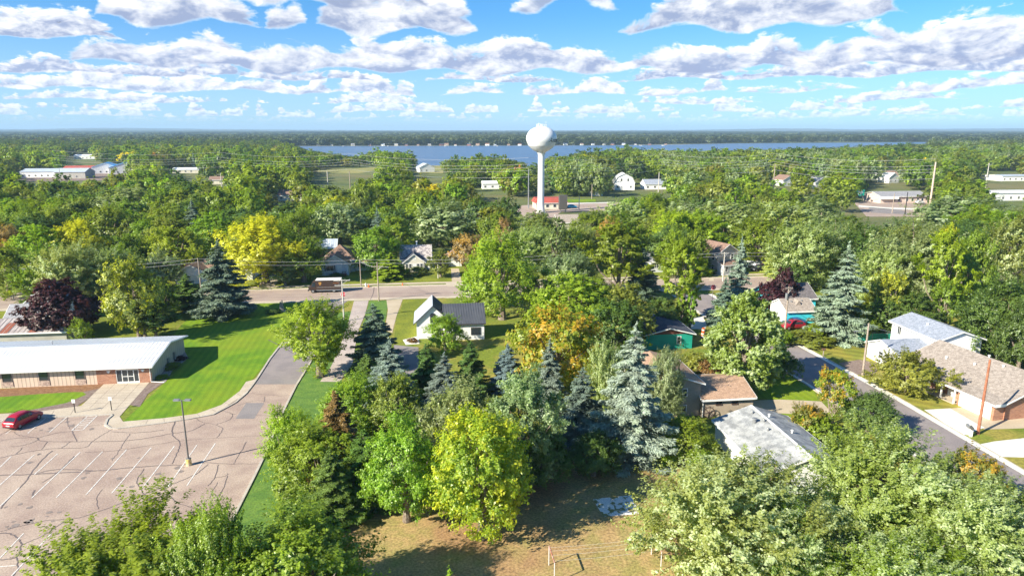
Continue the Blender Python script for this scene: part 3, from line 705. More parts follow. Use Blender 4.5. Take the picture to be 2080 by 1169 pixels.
# ------------------------------------------------------------------ buildings
W_TRIM = mat('white_trim', (.80, .80, .78), rough=.6)
M_white = mat('white_siding', (.80, .80, .79), (.74, .75, .76), .6, .7, wave=(0, .2, .12, 'Z'))
M_cream = mat('cream_siding', (.66, .62, .52), (.60, .56, .46), .6, .7, wave=(0, .2, .12, 'Z'))
M_greyw = mat('grey_siding', (.46, .44, .40), (.40, .38, .35), .6, .7, wave=(0, .22, .15, 'Z'))
M_palew = mat('pale_grey_siding', (.62, .64, .66), (.55, .57, .60), .6, .7, wave=(0, .22, .15, 'Z'))
M_tan = mat('tan_stucco', (.42, .34, .26), (.38, .31, .24), .8, .9, .08, 6)
M_teal = mat('teal_siding', (.015, .33, .24), (.012, .28, .21), .6, .7, wave=(0, .22, .2, 'Z'))
M_turq = mat('turquoise_siding', (.06, .58, .70), (.05, .50, .62), .6, .7, wave=(0, .22, .15, 'Z'))
M_beige = mat('beige_siding', (.60, .47, .37), (.55, .43, .34), .6, .8, wave=(TA, .55, .3, 'X'))
M_beige2 = mat('beige_end_wall', (.47, .42, .34), (.43, .385, .31), .6, .8, .05, 4, wave=(TA+math.pi/2, .8, .15, 'X'))
def brick_mat():
    m = bpy.data.materials.new('brick'); m.use_nodes = True; t = NT(m.node_tree)
    co = t.n('ShaderNodeTexCoord').outputs['Object']; sp = t.n('ShaderNodeSeparateXYZ'); t.L.new(co, sp.inputs[0])
    cb = t.n('ShaderNodeCombineXYZ'); t.put(cb.inputs[0], t.m('ADD', sp.outputs[0], sp.outputs[1])); t.put(cb.inputs[1], sp.outputs[2])
    b = t.n('ShaderNodeTexBrick'); t.put(b.inputs['Vector'], cb.outputs[0]); b.inputs['Scale'].default_value = 1
    b.inputs['Brick Width'].default_value = .42; b.inputs['Row Height'].default_value = .15; b.inputs['Mortar Size'].default_value = .012
    b.inputs['Color1'].default_value = (.30, .11, .055, 1); b.inputs['Color2'].default_value = (.44, .20, .11, 1); b.inputs['Mortar'].default_value = (.42, .34, .28, 1)
    bs = m.node_tree.nodes['Principled BSDF']; t.put(bs.inputs['Base Color'], b.outputs['Color']); bs.inputs['Roughness'].default_value = .9
    return m
M_brick = brick_mat()
def shingle(name, a, b): return mat(name, a, b, 2.2, .95, .28, 7, .3, detail=5)
S_grey = shingle('grey_shingles', (.33, .33, .35), (.25, .25, .27)); S_blue = shingle('blue_grey_shingles', (.32, .35, .42), (.24, .27, .33))
S_brown = shingle('brown_shingles', (.28, .18, .14), (.20, .13, .10)); S_taupe = shingle('taupe_shingles', (.36, .31, .27), (.26, .22, .19))
S_orange = shingle('terracotta_shingles', (.43, .285, .20), (.35, .225, .155)); S_dark = shingle('charcoal_shingles', (.055, .06, .08), (.085, .09, .11))
S_pale = mat('weathered_grey_shingles', (.24, .25, .26), (.40, .41, .41), .9, .9, .18, 6, .2, wave=(TA+.0, 2.6, .12, 'S'))
S_worn = shingle('patchy_worn_shingles', (.22, .19, .20), (.50, .45, .42))
R_white = mat('white_metal_roof', (.80, .82, .84), (.74, .76, .78), .15, .45, metal=.0, wave=(TA, .6, .16, 'X'), spec=.5)
R_black = mat('black_metal_roof', (.085, .09, .105), (.07, .075, .09), .5, .38, wave=(TA, .45, .3, 'X'), spec=.6)
R_old = mat('old_metal_roof', (.42, .38, .37), (.34, .29, .28), .4, .6, .12, 5, wave=(TA, .5, .22, 'X'))
R_galv = mat('galvanised_roof', (.46, .52, .58), (.40, .45, .52), .4, .5, wave=(TA, .5, .15, 'X'))
R_blue = mat('blue_metal_roof', (.06, .30, .62), (.05, .26, .55), .4, .5, wave=(TA, .5, .15, 'X'))
R_rust = mat('rust_panel', (.30, .10, .06), (.24, .08, .05), 2, .8)
G_dark = mat('window_glass', (.03, .04, .05), rough=.12, spec=.8)
D_brown = mat('dark_door_paint', (.10, .06, .045), rough=.6)
M_metal = mat('grey_metal', (.30, .31, .32), rough=.5, metal=.5)
M_black = mat('black_rubber', (.015, .015, .016), rough=.7)

def wallmap(x0, y0, w_, d_):
    return {'F': lambda u, z, o: (x0+u, y0-o, z), 'B': lambda u, z, o: (x0+w_-u, y0+d_+o, z),
            'L': lambda u, z, o: (x0-o, y0+d_-u, z), 'R': lambda u, z, o: (x0+w_+o, y0+u, z)}
def wbox(mb, f, u0, z0, u1, z1, o0, o1):
    p = [f(u0, z0, o0), f(u1, z0, o0), f(u1, z0, o1), f(u0, z0, o1), f(u0, z1, o0), f(u1, z1, o0), f(u1, z1, o1), f(u0, z1, o1)]
    mb.add(p, [(0,3,2,1),(4,5,6,7),(0,1,5,4),(1,2,6,5),(2,3,7,6),(3,0,4,7)])
def window(root, f, u, z, w_, h, nx=1, nz=2, trim=None, arch=False):
    trim = trim or W_TRIM; mb = MB(); e = .09
    wbox(mb, f, u-e, z-e, u+w_+e, z, 0, .09); wbox(mb, f, u-e, z+h, u+w_+e, z+h+e, 0, .07)
    wbox(mb, f, u-e, z, u, z+h, 0, .07); wbox(mb, f, u+w_, z, u+w_+e, z+h, 0, .07)
    for i in range(1, nx): wbox(mb, f, u+w_*i/nx-.025, z, u+w_*i/nx+.025, z+h, .03, .06)
    for i in range(1, nz): wbox(mb, f, u, z+h*i/nz-.02, u+w_, z+h*i/nz+.02, .03, .055)
    fr = mb.build('window', trim, root)
    g = MB(); wbox(g, f, u, z, u+w_, z+h, .002, .028)
    if arch: g.ext([f(u+w_/2-w_/2*math.cos(a), z+h+e+w_*.32*math.sin(a), .002) for a in [math.pi*i/8 for i in range(9)]], Vector(f(0,0,.04))-Vector(f(0,0,.002)))
    g.build('window_pane', G_dark, fr)
def door(root, f, u, w_, h, mt, z=.15, name='door'):
    mb = MB(); wbox(mb, f, u-.1, z, u, z+h+.1, 0, .07); wbox(mb, f, u+w_, z, u+w_+.1, z+h+.1, 0, .07); wbox(mb, f, u, z+h, u+w_, z+h+.1, 0, .07)
    fr = mb.build('door_frame', W_TRIM, root)
    d = MB(); wbox(d, f, u, z, u+w_, z+h, .002, .04)
    o = d.build(name, mt, root)
    if name == 'door':
        k = MB(); wbox(k, f, u+w_*.85, z+h*.47, u+w_*.85+.1, z+h*.5, .04, .1); k.build('handle', M_metal, o)
    return o
def garage_door(root, f, u, w_, h, mt):
    d = MB()
    for i in range(4): wbox(d, f, u, .03+i*h/4, u+w_, .03+(i+1)*h/4-.03, .002, .06)
    d.build('garage_door', mt, root)
    t_ = MB(); wbox(t_, f, u-.12, 0, u, h+.15, 0, .09); wbox(t_, f, u+w_, 0, u+w_+.12, h+.15, 0, .09); wbox(t_, f, u, h+.02, u+w_, h+.15, 0, .09)
    t_.build('door_frame', W_TRIM, root)
def wing(root, x0, y0, w_, d_, ev, rdg, ax, wm, rm, over=.4, trim=None, rp=.5, z0=0.0, hip=False, th=.14, fascia=True, gable=None, ribs=0):
    trim = trim or W_TRIM
    mb = MB()
    if hip:
        mb.box(x0, y0, z0, x0+w_, y0+d_, ev)
        mb.build('wall', wm, root)
        e = over; s = min(w_, d_)/2+e; ze = ev-.02
        if w_ >= d_: r1, r2 = (x0-e+s, y0+d_/2, rdg), (x0+w_+e-s, y0+d_/2, rdg)
        else: r1, r2 = (x0+w_/2, y0-e+s, rdg), (x0+w_/2, y0+d_+e-s, rdg)
        c = [(x0-e, y0-e), (x0+w_+e, y0-e), (x0+w_+e, y0+d_+e), (x0-e, y0+d_+e)]
        r = MB(); vs = [(p[0], p[1], ze) for p in c]+[(p[0], p[1], ze+.12) for p in c]+[r1, r2]
        if w_ >= d_: fs = [(3,2,1,0),(0,1,5,4),(1,2,6,5),(2,3,7,6),(3,0,4,7),(4,5,9,8),(5,6,9),(6,7,8,9),(7,4,8)]
        else: fs = [(3,2,1,0),(0,1,5,4),(1,2,6,5),(2,3,7,6),(3,0,4,7),(4,5,8),(5,6,9,8),(6,7,9),(7,4,8,9)]
        r.add(vs, fs); ro = r.build('roof', rm, root)
        if fascia:
            f_ = MB(); f_.box(x0-e-.04, y0-e-.04, ze-.1, x0+w_+e+.04, y0-e-.003, ze+.13); f_.box(x0-e-.04, y0+d_+e+.003, ze-.1, x0+w_+e+.04, y0+d_+e+.04, ze+.13)
            f_.box(x0-e-.04, y0-e-.003, ze-.1, x0-e-.003, y0+d_+e+.003, ze+.13); f_.box(x0+w_+e+.003, y0-e-.003, ze-.1, x0+w_+e+.04, y0+d_+e+.003, ze+.13)
            f_.build('fascia', trim, root)
        return ro
    D = d_ if ax == 'x' else w_; sl = (rdg-ev)/(D*rp); sr = (rdg-ev)/(D*(1-rp))
    def pt(a, z, q): return (x0+q, y0+a, z) if ax == 'x' else (x0+a, y0+q, z)
    Lq = w_ if ax == 'x' else d_; vec = (1, 0, 0) if ax == 'x' else (0, 1, 0)
    mb.ext([pt(0, z0, 0), pt(D, z0, 0), pt(D, ev, 0), pt(D*rp, rdg, 0), pt(0, ev, 0)], Vector(vec)*Lq)
    mb.build('wall', wm, root)
    o = over; og = over*.7; g = .006
    prof = [(-o, ev-o*sl+g), (D*rp, rdg+g), (D+o, ev-o*sr+g), (D+o, ev-o*sr+g+th), (D*rp, rdg+g+th), (-o, ev-o*sl+g+th)]
    r = MB(); r.ext([pt(a, z, -og) for a, z in prof], Vector(vec)*(Lq+2*og))
    if ribs:
        q = -og+.1
        while q < Lq+og-.05:
            for (a0, zz0, a1, zz1) in ((-o, prof[5][1], D*rp-.02, prof[4][1]), (D+o, prof[3][1], D*rp+.02, prof[4][1])):
                r.add([pt(a0, zz0-.02, q), pt(a0, zz0-.02, q+.05), pt(a1, zz1-.02, q+.05), pt(a1, zz1-.02, q), pt(a0, zz0+.05, q), pt(a0, zz0+.05, q+.05), pt(a1, zz1+.05, q+.05), pt(a1, zz1+.05, q)],
                      [(0,3,2,1),(4,5,6,7),(0,1,5,4),(1,2,6,5),(2,3,7,6),(3,0,4,7)])
            q += ribs
    ro = r.build('roof', rm, root)
    if fascia:
        f_ = MB(); k = .03
        pf = [(-o-k, ev-o*sl+g-.06), (D*rp, rdg+g-.06), (D+o+k, ev-o*sr+g-.06), (D+o+k, ev-o*sr+g+th-.02), (D*rp, rdg+g+th-.02), (-o-k, ev-o*sl+g+th-.02)]
        f_.ext([pt(a, z, -og-.06) for a, z in pf], Vector(vec)*.057); f_.ext([pt(a, z, Lq+og+.003) for a, z in pf], Vector(vec)*.057)
        for a0, a1, ez in ((-o-.06, -o-.003, ev-o*sl), (D+o+.003, D+o+.06, ev-o*sr)):
            p = [pt(a0, ez-.12, -og), pt(a1, ez-.12, -og), pt(a1, ez+th, -og), pt(a0, ez+th, -og)]
            f_.ext(p, Vector(vec)*(Lq+2*og))
        f_.build('fascia', trim, root)
    if gable is not None:        # a differently clad gable triangle, a little proud of the wall
        gb = MB(); gb.ext([pt(.05, ev+.0, -.03), pt(D-.05, ev+.0, -.03), pt(D*rp, rdg-.03, -.03)], Vector(vec)*.028); gb.build('gable', gable, root)
    return ro
def chimney(root, x, y, z0, z1, mt, s=.5):
    mb = MB(); mb.box(x-s/2, y-s/2, z0, x+s/2, y+s/2, z1); mb.box(x-s/2-.05, y-s/2-.05, z1+.002, x+s/2+.05, y+s/2+.05, z1+.1); mb.build('chimney', mt, root)
def vent(root, x, y, z0, h=.4, r=.08, mt=None):
    mb = MB(); mb.cyl(x, y, z0, z0+h, r, sides=10); mb.cyl(x, y, z0+h+.001, z0+h+.08, r*1.7, r*1.2, 10); mb.build('vent', mt or M_metal, root)
def at(px, py, h=0.0, ds=0.0, dt=0.0):
    p = G(px, py, h)+E1*ds+E2*dt; return (p.x, p.y, 0)

# church hall, long and low with a white metal roof
P_ = at(310, 775.5); L_ = 58.0
hall = thing('church_hall', 'long low hall with white ribbed metal roof beside the parking lot', 'building', tuple(Vector(P_)-E1*L_), TA)
wing(hall, 0, 0, L_, 14.2, 2.75, 3.95, 'x', M_beige2, R_white, over=.75, ribs=.6, th=.12)
f = wallmap(0, 0, L_, 14.2)['F']
mb = MB(); wbox(mb, f, 0, 0, L_-7.72, 2.7, .003, .05); mb.build('siding', M_beige, hall)
mb = MB(); wbox(mb, f, L_-7.7, 0, L_-5.0, 2.7, .003, .12); wbox(mb, f, L_-1.75, 0, L_, 2.7, .003, .12); wbox(mb, f, L_-5.0, 2.2, L_-1.75, 2.7, .003, .12); mb.build('brick_wall', M_brick, hall)
f2 = lambda u, z, o: f(u, z, o+.05)
for k in range(9):
    u = L_-10.6-5.0*k
    window(hall, f2, u, 1.05, 1.15, 1.35, 1, 1, mat('dark_frame', (.12, .10, .09)))
    mb = MB(); wbox(mb, f2, u-.15, .25, u+1.3, .95, 0, .06); mb.build('stone_panel', mat('stone_panel', (.55, .42, .34), (.36, .26, .22), 3, .9, .3, 8), hall)
mb = MB()
for (a, b) in ((-4.98, -4.9), (-4.2, -4.1), (-3.38, -3.3), (-2.55, -2.45), (-1.84, -1.76)): wbox(mb, f, L_+a, .05, L_+b, 2.2, .0, .1)
wbox(mb, f, L_-4.9, 2.08, L_-1.84, 2.2, 0, .1); wbox(mb, f, L_-4.9, .05, L_-1.84, .3, 0, .08); wbox(mb, f, L_-4.1, 1.05, L_-2.55, 1.13, 0, .09)
dr = mb.build('entrance_door', W_TRIM, hall)
mb = MB(); wbox(mb, f, L_-4.9, .3, L_-1.84, 2.08, .002, .05); mb.build('window_pane', G_dark, dr)
for u in (L_-5.9, L_-1.1):
    mb = MB(); wbox(mb, f, u-.12, 1.8, u+.12, 2.15, .12, .3); wbox(mb, f, u-.22, 2.0, u+.22, 2.12, .12, .36); mb.build('wall_lamp', W_TRIM, hall)
mb = MB(); mb.tube([f(L_-.2, 2.6, .7), f(L_-.1, 2.3, .25), f(L_-.1, .15, .2), f(L_+1.9, .1, .6)], .07, 6); mb.build('downspout', W_TRIM, hall)
fr = wallmap(0, 0, L_, 14.2)['R']
MB_ = MB(); wbox(MB_, fr, 6.2, .8, 6.8, 1.6, .0, .25); MB_.build('meter_box', M_metal, hall); MB_ = MB(); wbox(MB_, fr, 8.9, .5, 9.3, 1.7, .0, .3); MB_.build('meter_box', M_metal, hall)
for u in (12, 26, 40): vent(hall, u, 9, 3.7, .5)
# weathered shed behind it
P_ = at(128, 700)
o = thing('long_shed', 'weathered grey metal roofed shed with rusty panels behind the white hall', 'building', tuple(Vector(P_)-E1*34+E2*1.5), TA)
wing(o, 0, 0, 34, 9, 2.1, 3.4, 'x', M_greyw, R_old, over=.4, ribs=.8)
for u in (18.5, 23.2, 28.0):
    mb = MB(); sl_ = 1.3/4.5
    mb.add([(u, -.38, 1.99+.155), (u+1.3, -.38, 1.99+.155), (u+1.3, 3.0, 2.1+3.0*sl_+.155), (u, 3.0, 2.1+3.0*sl_+.155)], [(0, 1, 2, 3)])
    mb.ext([(u, -.38, 2.12), (u+1.3, -.38, 2.12), (u+1.3, 2.6, 2.11+2.62*sl_+.12), (u, 2.6, 2.11+2.62*sl_+.12)], (0, 0, .05)); mb.build('rust_panel', R_rust, o)
P_ = at(16, 671)
o = thing('white_house', 'small white gabled house half behind the purple maple', 'building', P_, TA)
wing(o, 0, 0, 5.2, 5, 2.6, 4.4, 'x', M_white, S_grey); wing(o, 1.0, 5.2, 7, 6, 4.2, 6.8, 'y', M_white, S_grey)
window(o, wallmap(0, 0, 5.2, 5)['F'], 1.8, 1.0, .6, .9); window(o, wallmap(1, 5.2, 7, 6)['F'], 1.2, 4.7, .7, .8)
# across the main road
P_ = at(357, 577)
o = thing('white_garage_house', 'white house with brown roof and front gable behind the spruce', 'building', P_, TA)
wing(o, 0, 3, 17.5, 8, 2.8, 4.9, 'x', M_white, S_brown); wing(o, 0, 0, 7.4, 7.5, 2.8, 4.6, 'y', M_white, S_brown)
garage_door(o, wallmap(0, 0, 7.4, 7)['F'], 1.2, 4.8, 2.1, W_TRIM); window(o, wallmap(0, 3, 17.5, 8)['F'], 14, 1, 1.6, 1.1, 2, 1); vent(o, 5.5, 8, 4.6, .6, .15)
P_ = at(654, 559.5)
o = thing('grey_bungalow', 'pale grey bungalow with brown roof and front deck beyond the delivery truck', 'building', P_, TA)
wing(o, 0, 0, 6.9, 6.4, 3.0, 5.2, 'y', M_palew, S_brown, over=.45, gable=M_palew); wing(o, -.2, 4.2, 8.2, 8.2, 3.1, 6.8, 'x', M_palew, S_brown, hip=True); wing(o, 8.0, 5.5, 3.6, 5, 2.4, 3.1, 'x', M_palew, S_brown)
f = wallmap(0, 0, 6.9, 6.4)['F']
window(o, f, 1.2, 1.2, 1.9, 1.4, 2, 1); door(o, f, 4.1, .95, 2.0, W_TRIM, .45); window(o, f, 3.0, 3.7, .8, .6, 2, 1)
for u in (.75, 3.2):
    mb = MB(); wbox(mb, f, u, 1.15, u+.32, 2.65, 0, .05); mb.build('shutter', mat('dark_shutter', (.07, .08, .10)), o)
mb = MB(); mb.box(3.2, -2.0, .35, 6.4, -.02, .47)
for x in (3.25, 4.0, 5.4, 6.35): mb.box(x-.05, -1.98, 0, x+.05, -1.88, 1.3)
mb.box(3.2, -1.96, 1.2, 4.0, -1.9, 1.28); mb.box(5.4, -1.96, 1.2, 6.4, -1.9, 1.28); mb.box(6.3, -1.9, 1.2, 6.36, -.05, 1.28)
for x in np.arange(3.35, 6.3, .18):
    if not 4.05 < x < 5.35: mb.box(x, -1.95, .47, x+.04, -1.91, 1.2)
mb.build('deck', mat('red_brown_deck', (.22, .10, .08), (.16, .08, .06), 2), o)
window(o, wallmap(8, 5.5, 3.6, 5)['F'], .8, .9, 1.8, 1.0, 2, 1)
P_ = at(645, 526)
o = thing('red_barn', 'small red brown barn with grey metal roof behind the grey bungalow', 'building', P_, TA)
wing(o, 0, 0, 5.5, 5, 3.4, 5.4, 'x', mat('barn_wood', (.22, .10, .08), (.16, .08, .07), 1), R_galv, ribs=.6)
door(o, wallmap(0, 0, 5.5, 5)['F'], 2.5, 1.8, 2.2, mat('barn_door', (.35, .06, .05)), .05, 'barn_door')
P_ = at(822, 553.5)
o = thing('cream_bungalow', 'cream bungalow with patchy worn roof and black trimmed front gable', 'building', P_, TA)
wing(o, 0, 0, 5.2, 4.4, 2.9, 4.9, 'y', M_cream, S_dark, over=.45, gable=M_cream); wing(o, -1.0, 4.0, 8.0, 7.5, 3.0, 6.0, 'x', M_cream, S_worn); wing(o, 6.6, 4.6, 3.2, 4, 2.4, 2.9, 'x', M_cream, S_grey)
f = wallmap(0, 0, 5.2, 4.4)['F']
for u in (.35, 1.25, 3.3, 4.2): window(o, f, u, 1.2, .62, 1.1, 1, 2)
door(o, f, 2.2, .8, 2.0, W_TRIM, .3); window(o, f, 2.2, 3.5, .3, .6, 1, 1); window(o, f, 2.7, 3.5, .3, .6, 1, 1); window(o, wallmap(6.6, 4.6, 3.2, 4)['F'], .6, 1, .5, 1.0)
chimney(o, 3.2, 8.6, 5.3, 6.9, W_TRIM, .35)
P_ = at(909, 541)
o = thing('white_garage', 'little white gabled garage at the end of the dirt drive', 'building', P_, TA)
wing(o, 0, 0, 3.9, 5.5, 2.5, 3.8, 'y', M_white, S_brown); garage_door(o, wallmap(0, 0, 3.9, 5.5)['F'], .7, 2.5, 2.0, W_TRIM)
# white farmhouse with the black metal roof
P_ = at(847, 688)
o = thing('farmhouse', 'white two-storey farmhouse with black ribbed metal roof', 'building', P_, TA)
wing(o, 0, 0, 6.0, 7.6, 3.3, 6.1, 'y', M_white, R_black, over=.5, ribs=.5, trim=mat('dark_trim', (.05, .05, .06)), th=.1)
wing(o, 5.0, -1.6, 7.1, 6.4, 3.3, 5.9, 'x', M_white, R_black, over=.35, ribs=.45, trim=MATS['dark_trim'], th=.1)
mb = MB(); sl_ = 2.8/3; mb.ext([(-.52, -.37, 3.3-.52*sl_+.11), (2.97, -.37, 3.3+2.97*sl_+.11), (2.97, -.37, 3.3+2.97*sl_+.175), (-.52, -.37, 3.3-.52*sl_+.175)], (0, 8.34, 0)); mb.build('sunlit_slope_sheet', mat('sunlit_slope_paint', (.40, .44, .50), (.36, .40, .46), .4, .45, wave=(TA, .45, .1, 'X')), o, label='pale sheet giving the gable slope its painted sun glare')  # sun glare on this slope painted as a pale sheet over the roof
f = wallmap(0, 0, 6, 7.6)['F']
window(o, f, 2.55, 3.05, .85, 1.35, 1, 2, MATS['dark_trim'], arch=True); window(o, f, 3.4, .9, .9, 1.2, 1, 2, MATS['dark_trim'])
f = wallmap(5, -1.6, 7.1, 6.4)['F']
window(o, f, 4.8, 1.0, 1.6, 1.2, 3, 1, MATS['dark_trim']); window(o, f, 1.6, 1.0, .9, 1.3, 1, 2, MATS['dark_trim'])
window(o, wallmap(5, -1.6, 7.1, 6.4)['R'], 2.5, 1.0, .9, 1.2)
for x, z in ((4.2, 2.6), (4.9, 2.6)):
    mb = MB(); mb.box(x, -.25, z, x+.3, -.02, z+.25); mb.build('wall_lamp', W_TRIM, o)
# green house
P_ = at(1405, 707)
o = thing('green_house', 'green sided house with charcoal roof and brown gable', 'building', tuple(Vector(P_)-E1*8.3), TA)
wing(o, 0, 0, 8.3, 11, 2.7, 3.75, 'y', M_teal, S_dark, over=.5, gable=mat('brown_gable', (.20, .07, .05), (.16, .06, .04), 1))
window(o, wallmap(0, 0, 8.3, 11)['F'], 5.6, 1.0, .6, 1.2, 1, 2); vent(o, 3.6, 7.5, 3.6, .6, .22); vent(o, 2.2, 4, 3.3, .3)
window(o, wallmap(0, 0, 8.3, 11)['R'], 4.0, 1.1, 1.0, 1.0)
# tan split-level house
P_ = at(1425, 847)
o = thing('tan_house', 'tan split-level house with terracotta shingle roof', 'building', P_, TA)
wing(o, 0, 0, 7.0, 8.4, 2.6, 3.9, 'x', M_tan, S_orange, over=.4); wing(o, -8.2, .6, 8.1, 9.5, 4.6, 5.9, 'y', M_tan, S_orange, over=.45)
f = wallmap(0, 0, 7, 8.4)['F']; window(o, f, 1.9, 1.7, .7, .4, 2, 1, D_brown); window(o, f, 4.1, 1.7, .7, .4, 2, 1, D_brown)
f = wallmap(-8.2, .6, 8.1, 9.5)['F']; window(o, f, 5.0, 2.9, 1.2, .95, 2, 1); window(o, f, 5.0, .6, 1.2, .9, 2, 1); window(o, f, 1.4, 2.9, 1.2, .95, 2, 1)
garage_door(o, wallmap(0, 0, 7, 8.4)['R'], 2.2, 4.6, 2.1, W_TRIM)
mb = MB(); mb.tube([(.05, -.1, 2.5), (.05, -.1, .1)], .06); mb.build('downspout', W_TRIM, o)
# pale grey roofed house between the foreground maples
P_ = G(1447, 852, 2.5)
o = thing('grey_roofed_house', 'white house with weathered pale grey roof and white ridge behind the front maples', 'building', tuple(Vector((P_.x+.4, P_.y-13.5, 0))+E1*0+Vector((1.5, 0, 0))), TA)
wing(o, 0, 0, 8.9, 13.2, 2.6, 4.1, 'y', M_white, S_pale, over=.4)
mb = MB(); mb.box(4.3, -.25, 4.235, 4.6, 13.45, 4.28); mb.build('ridge_cap', W_TRIM, o)
for i, (x, y) in enumerate(((3.0, 9.5), (3.4, 7.0), (3.7, 11.5), (3.9, 9), (6, 6.5), (5.3, 10.5))): vent(o, x, y, 2.6+.337*(x if x < 4.45 else 8.9-x)+.1, .35 if i else .6, .1 if i else .2, W_TRIM if i > 3 else M_metal)
# turquoise house and garage
P_ = at(1596, 657.5)
o = thing('turquoise_garage', 'turquoise garage with taupe roof and sun-whitened gable behind the parked cars', 'building', P_, TA)
wing(o, 0, 0, 5.9, 6.4, 2.6, 4.2, 'x', M_turq, S_taupe, over=.35)
mb = MB(); mb.ext([(-.004, .02, 0), (-.004, 6.38, 0), (-.004, 6.38, 2.6), (-.004, 3.2, 4.15), (-.004, .02, 2.6)], (-.03, 0, 0)); mb.build('sunlit_gable', W_TRIM, o)  # white sheet paints the sun's brightness onto the turquoise left gable
vent(o, 2.0, 2.2, 3.6, .3, .15); vent(o, 4.2, 2.4, 3.7, .3, .15)
mb = MB(); mb.ext([(2.4, 1.2, 3.3), (3.6, 1.2, 3.3), (3.0, 1.2, 4.3)], (0, 2, 0)); mb.build('dormer', S_taupe, o)
P_ = at(1600, 642)
o = thing('turquoise_house', 'turquoise house with dark grey roof behind the garage of the same colour', 'building', tuple(Vector(P_)+E1*(-1.5)+E2*3.5), TA)
wing(o, 0, 0, 9.4, 8.5, 2.8, 5.0, 'x', M_turq, shingle('dark_grey_shingles', (.17, .15, .155), (.12, .11, .115))); window(o, wallmap(0, 0, 9.4, 8.5)['F'], 6.9, 1, .8, 1.1); window(o, wallmap(0, 0, 9.4, 8.5)['F'], 4.6, 1, .9, 1.1)
# white two-level house
P_ = G(1918, 694, 5.0)
o = thing('white_split_house', 'white two-level house with blue-grey shingle roofs', 'building', (P_.x-.1, P_.y+.9, 0), TA)
wing(o, 0, 0, 7.2, 11.2, 5.0, 6.2, 'y', M_white, S_blue, over=.5)
wing(o, -6.6, -1.0, 6.55, 8.6, 2.6, 3.9, 'x', M_white, S_blue, over=.4, rp=.62)
f = wallmap(0, 0, 7.2, 11.2)['F']; window(o, f, 1.3, 3.1, .9, 1.2, 2, 1); f = wallmap(0, 0, 7.2, 11.2)['L']; window(o, f, 1.6, 3.2, .8, 1.3, 2, 1)
f = wallmap(-6.6, -1, 6.5, 8.6)['F']; window(o, f, 2.4, .8, 1.6, 1.2, 3, 1); window(o, wallmap(-6.6, -1, 6.5, 8.6)['L'], 3, 1, 1.0, 1.0)
vent(o, 2.0, 5.5, 5.7, .35, .12, W_TRIM)
# brick ranch house
P_ = G(2036, 818, 2.5)
rz = TA-.0
o = thing('brick_house', 'brick ranch house with taupe roof, porch and white garage door', 'building', tuple(Vector((P_.x+.75, P_.y+.2, 0))), TA+math.radians(6))
# the long roof falls to the street side; local -x faces the street
wing(o, 0, 0, 13.0, 17.4, 2.55, 5.0, 'y', M_brick, S_taupe, over=.6)
wing(o, -1.6, 0.2, 1.58, 5.6, 2.3, 2.31, 'y', M_brick, S_taupe, over=.0, fascia=False, th=.02)
f = wallmap(-1.6, .2, 1.58, 5.6)['L']; garage_door(o, f, .5, 4.6, 2.05, W_TRIM)
mb = MB(); mb.add([(-2.1, -.4, 2.33), (-2.1, 12.6, 2.33), (0.4, 12.6, 2.83), (.4, -.4, 2.83), (-2.1, -.4, 2.21), (-2.1, 12.6, 2.21), (0.4, 12.6, 2.71), (.4, -.4, 2.71)], [(0, 1, 2, 3), (7, 6, 5, 4), (0, 4, 5, 1), (1, 5, 6, 2), (0, 3, 7, 4)]); mb.build('porch_roof', S_taupe, o)
mb = MB(); mb.box(-2.17, -.4, 2.14, -2.105, 12.6, 2.36); mb.box(-2.17, -.47, 2.14, -.65, -.405, 2.5); mb.build('fascia', W_TRIM, o)
mb = MB()
for y in (6.0, 8.2, 10.4, 12.4): mb.box(-1.9, y, 0, -1.72, y+.18, 2.2)
mb.build('porch_post', W_TRIM, o)
mb = MB(); mb.box(-2.1, 5.9, .03, -.01, 12.5, .12); mb.build('porch_floor', M_conc, o)
f = wallmap(0, 0, 13, 17.4)['L']
door(o, f, 8.6, .95, 2.05, W_TRIM, .15); window(o, f, 6.0, 1.0, 1.6, 1.1, 3, 1); window(o, f, 2.2, 1.0, 1.3, 1.1, 2, 1); window(o, f, 10.2, 1.0, .9, 1.1)
for x, y in ((4, 9), (3.2, 13), (7.5, 10), (5.6, 6)): vent(o, x, y, 2.55+.377*min(x, 13-x)+.1, .3, .12, W_TRIM)
# brown roofed house under the foreground maples
P_ = G(1668, 1076, 3.2)
o = thing('shed', 'brown shingled roof glimpsed between the foreground maples', 'building', (P_.x+.2, P_.y-9, 0), TA+.25)
wing(o, 0, 0, 6, 9, 2.6, 3.4, 'y', M_tan, S_taupe, over=.4)
# grey two-storey house across the road
P_ = at(1467, 556)
o = thing('grey_farmhouse', 'grey two-storey house with brown roof and white porch across the main road', 'building', tuple(Vector(P_)-E1*1.5), TA+math.radians(18))
wing(o, 0, 0, 7, 8.5, 5.4, 7.6, 'y', M_greyw, S_brown, over=.5); wing(o, -.0, -2.2, 7, 2.18, 2.6, 3.2, 'x', M_palew, S_brown, over=.2, rp=.9)
f = wallmap(0, 0, 7, 8.5)['F']; window(o, f, 1.6, 3.6, .9, 1.4); window(o, f, 4.4, 3.6, .9, 1.4)
f = wallmap(0, 0, 7, 8.5)['L']; [window(o, f, u, z, .8, 1.3) for u in (1.5, 4.0, 6.4) for z in (.9, 3.5)]
f = wallmap(0, -2.2, 7, 2.2)['F']; [window(o, f, u, 1.0, .9, 1.2) for u in (.7, 2.6, 4.8)]
P_ = at(1320, 553)
o = thing('small_grey_house', 'small grey house with pale roof peeping between spruce and pine', 'building', P_, TA)
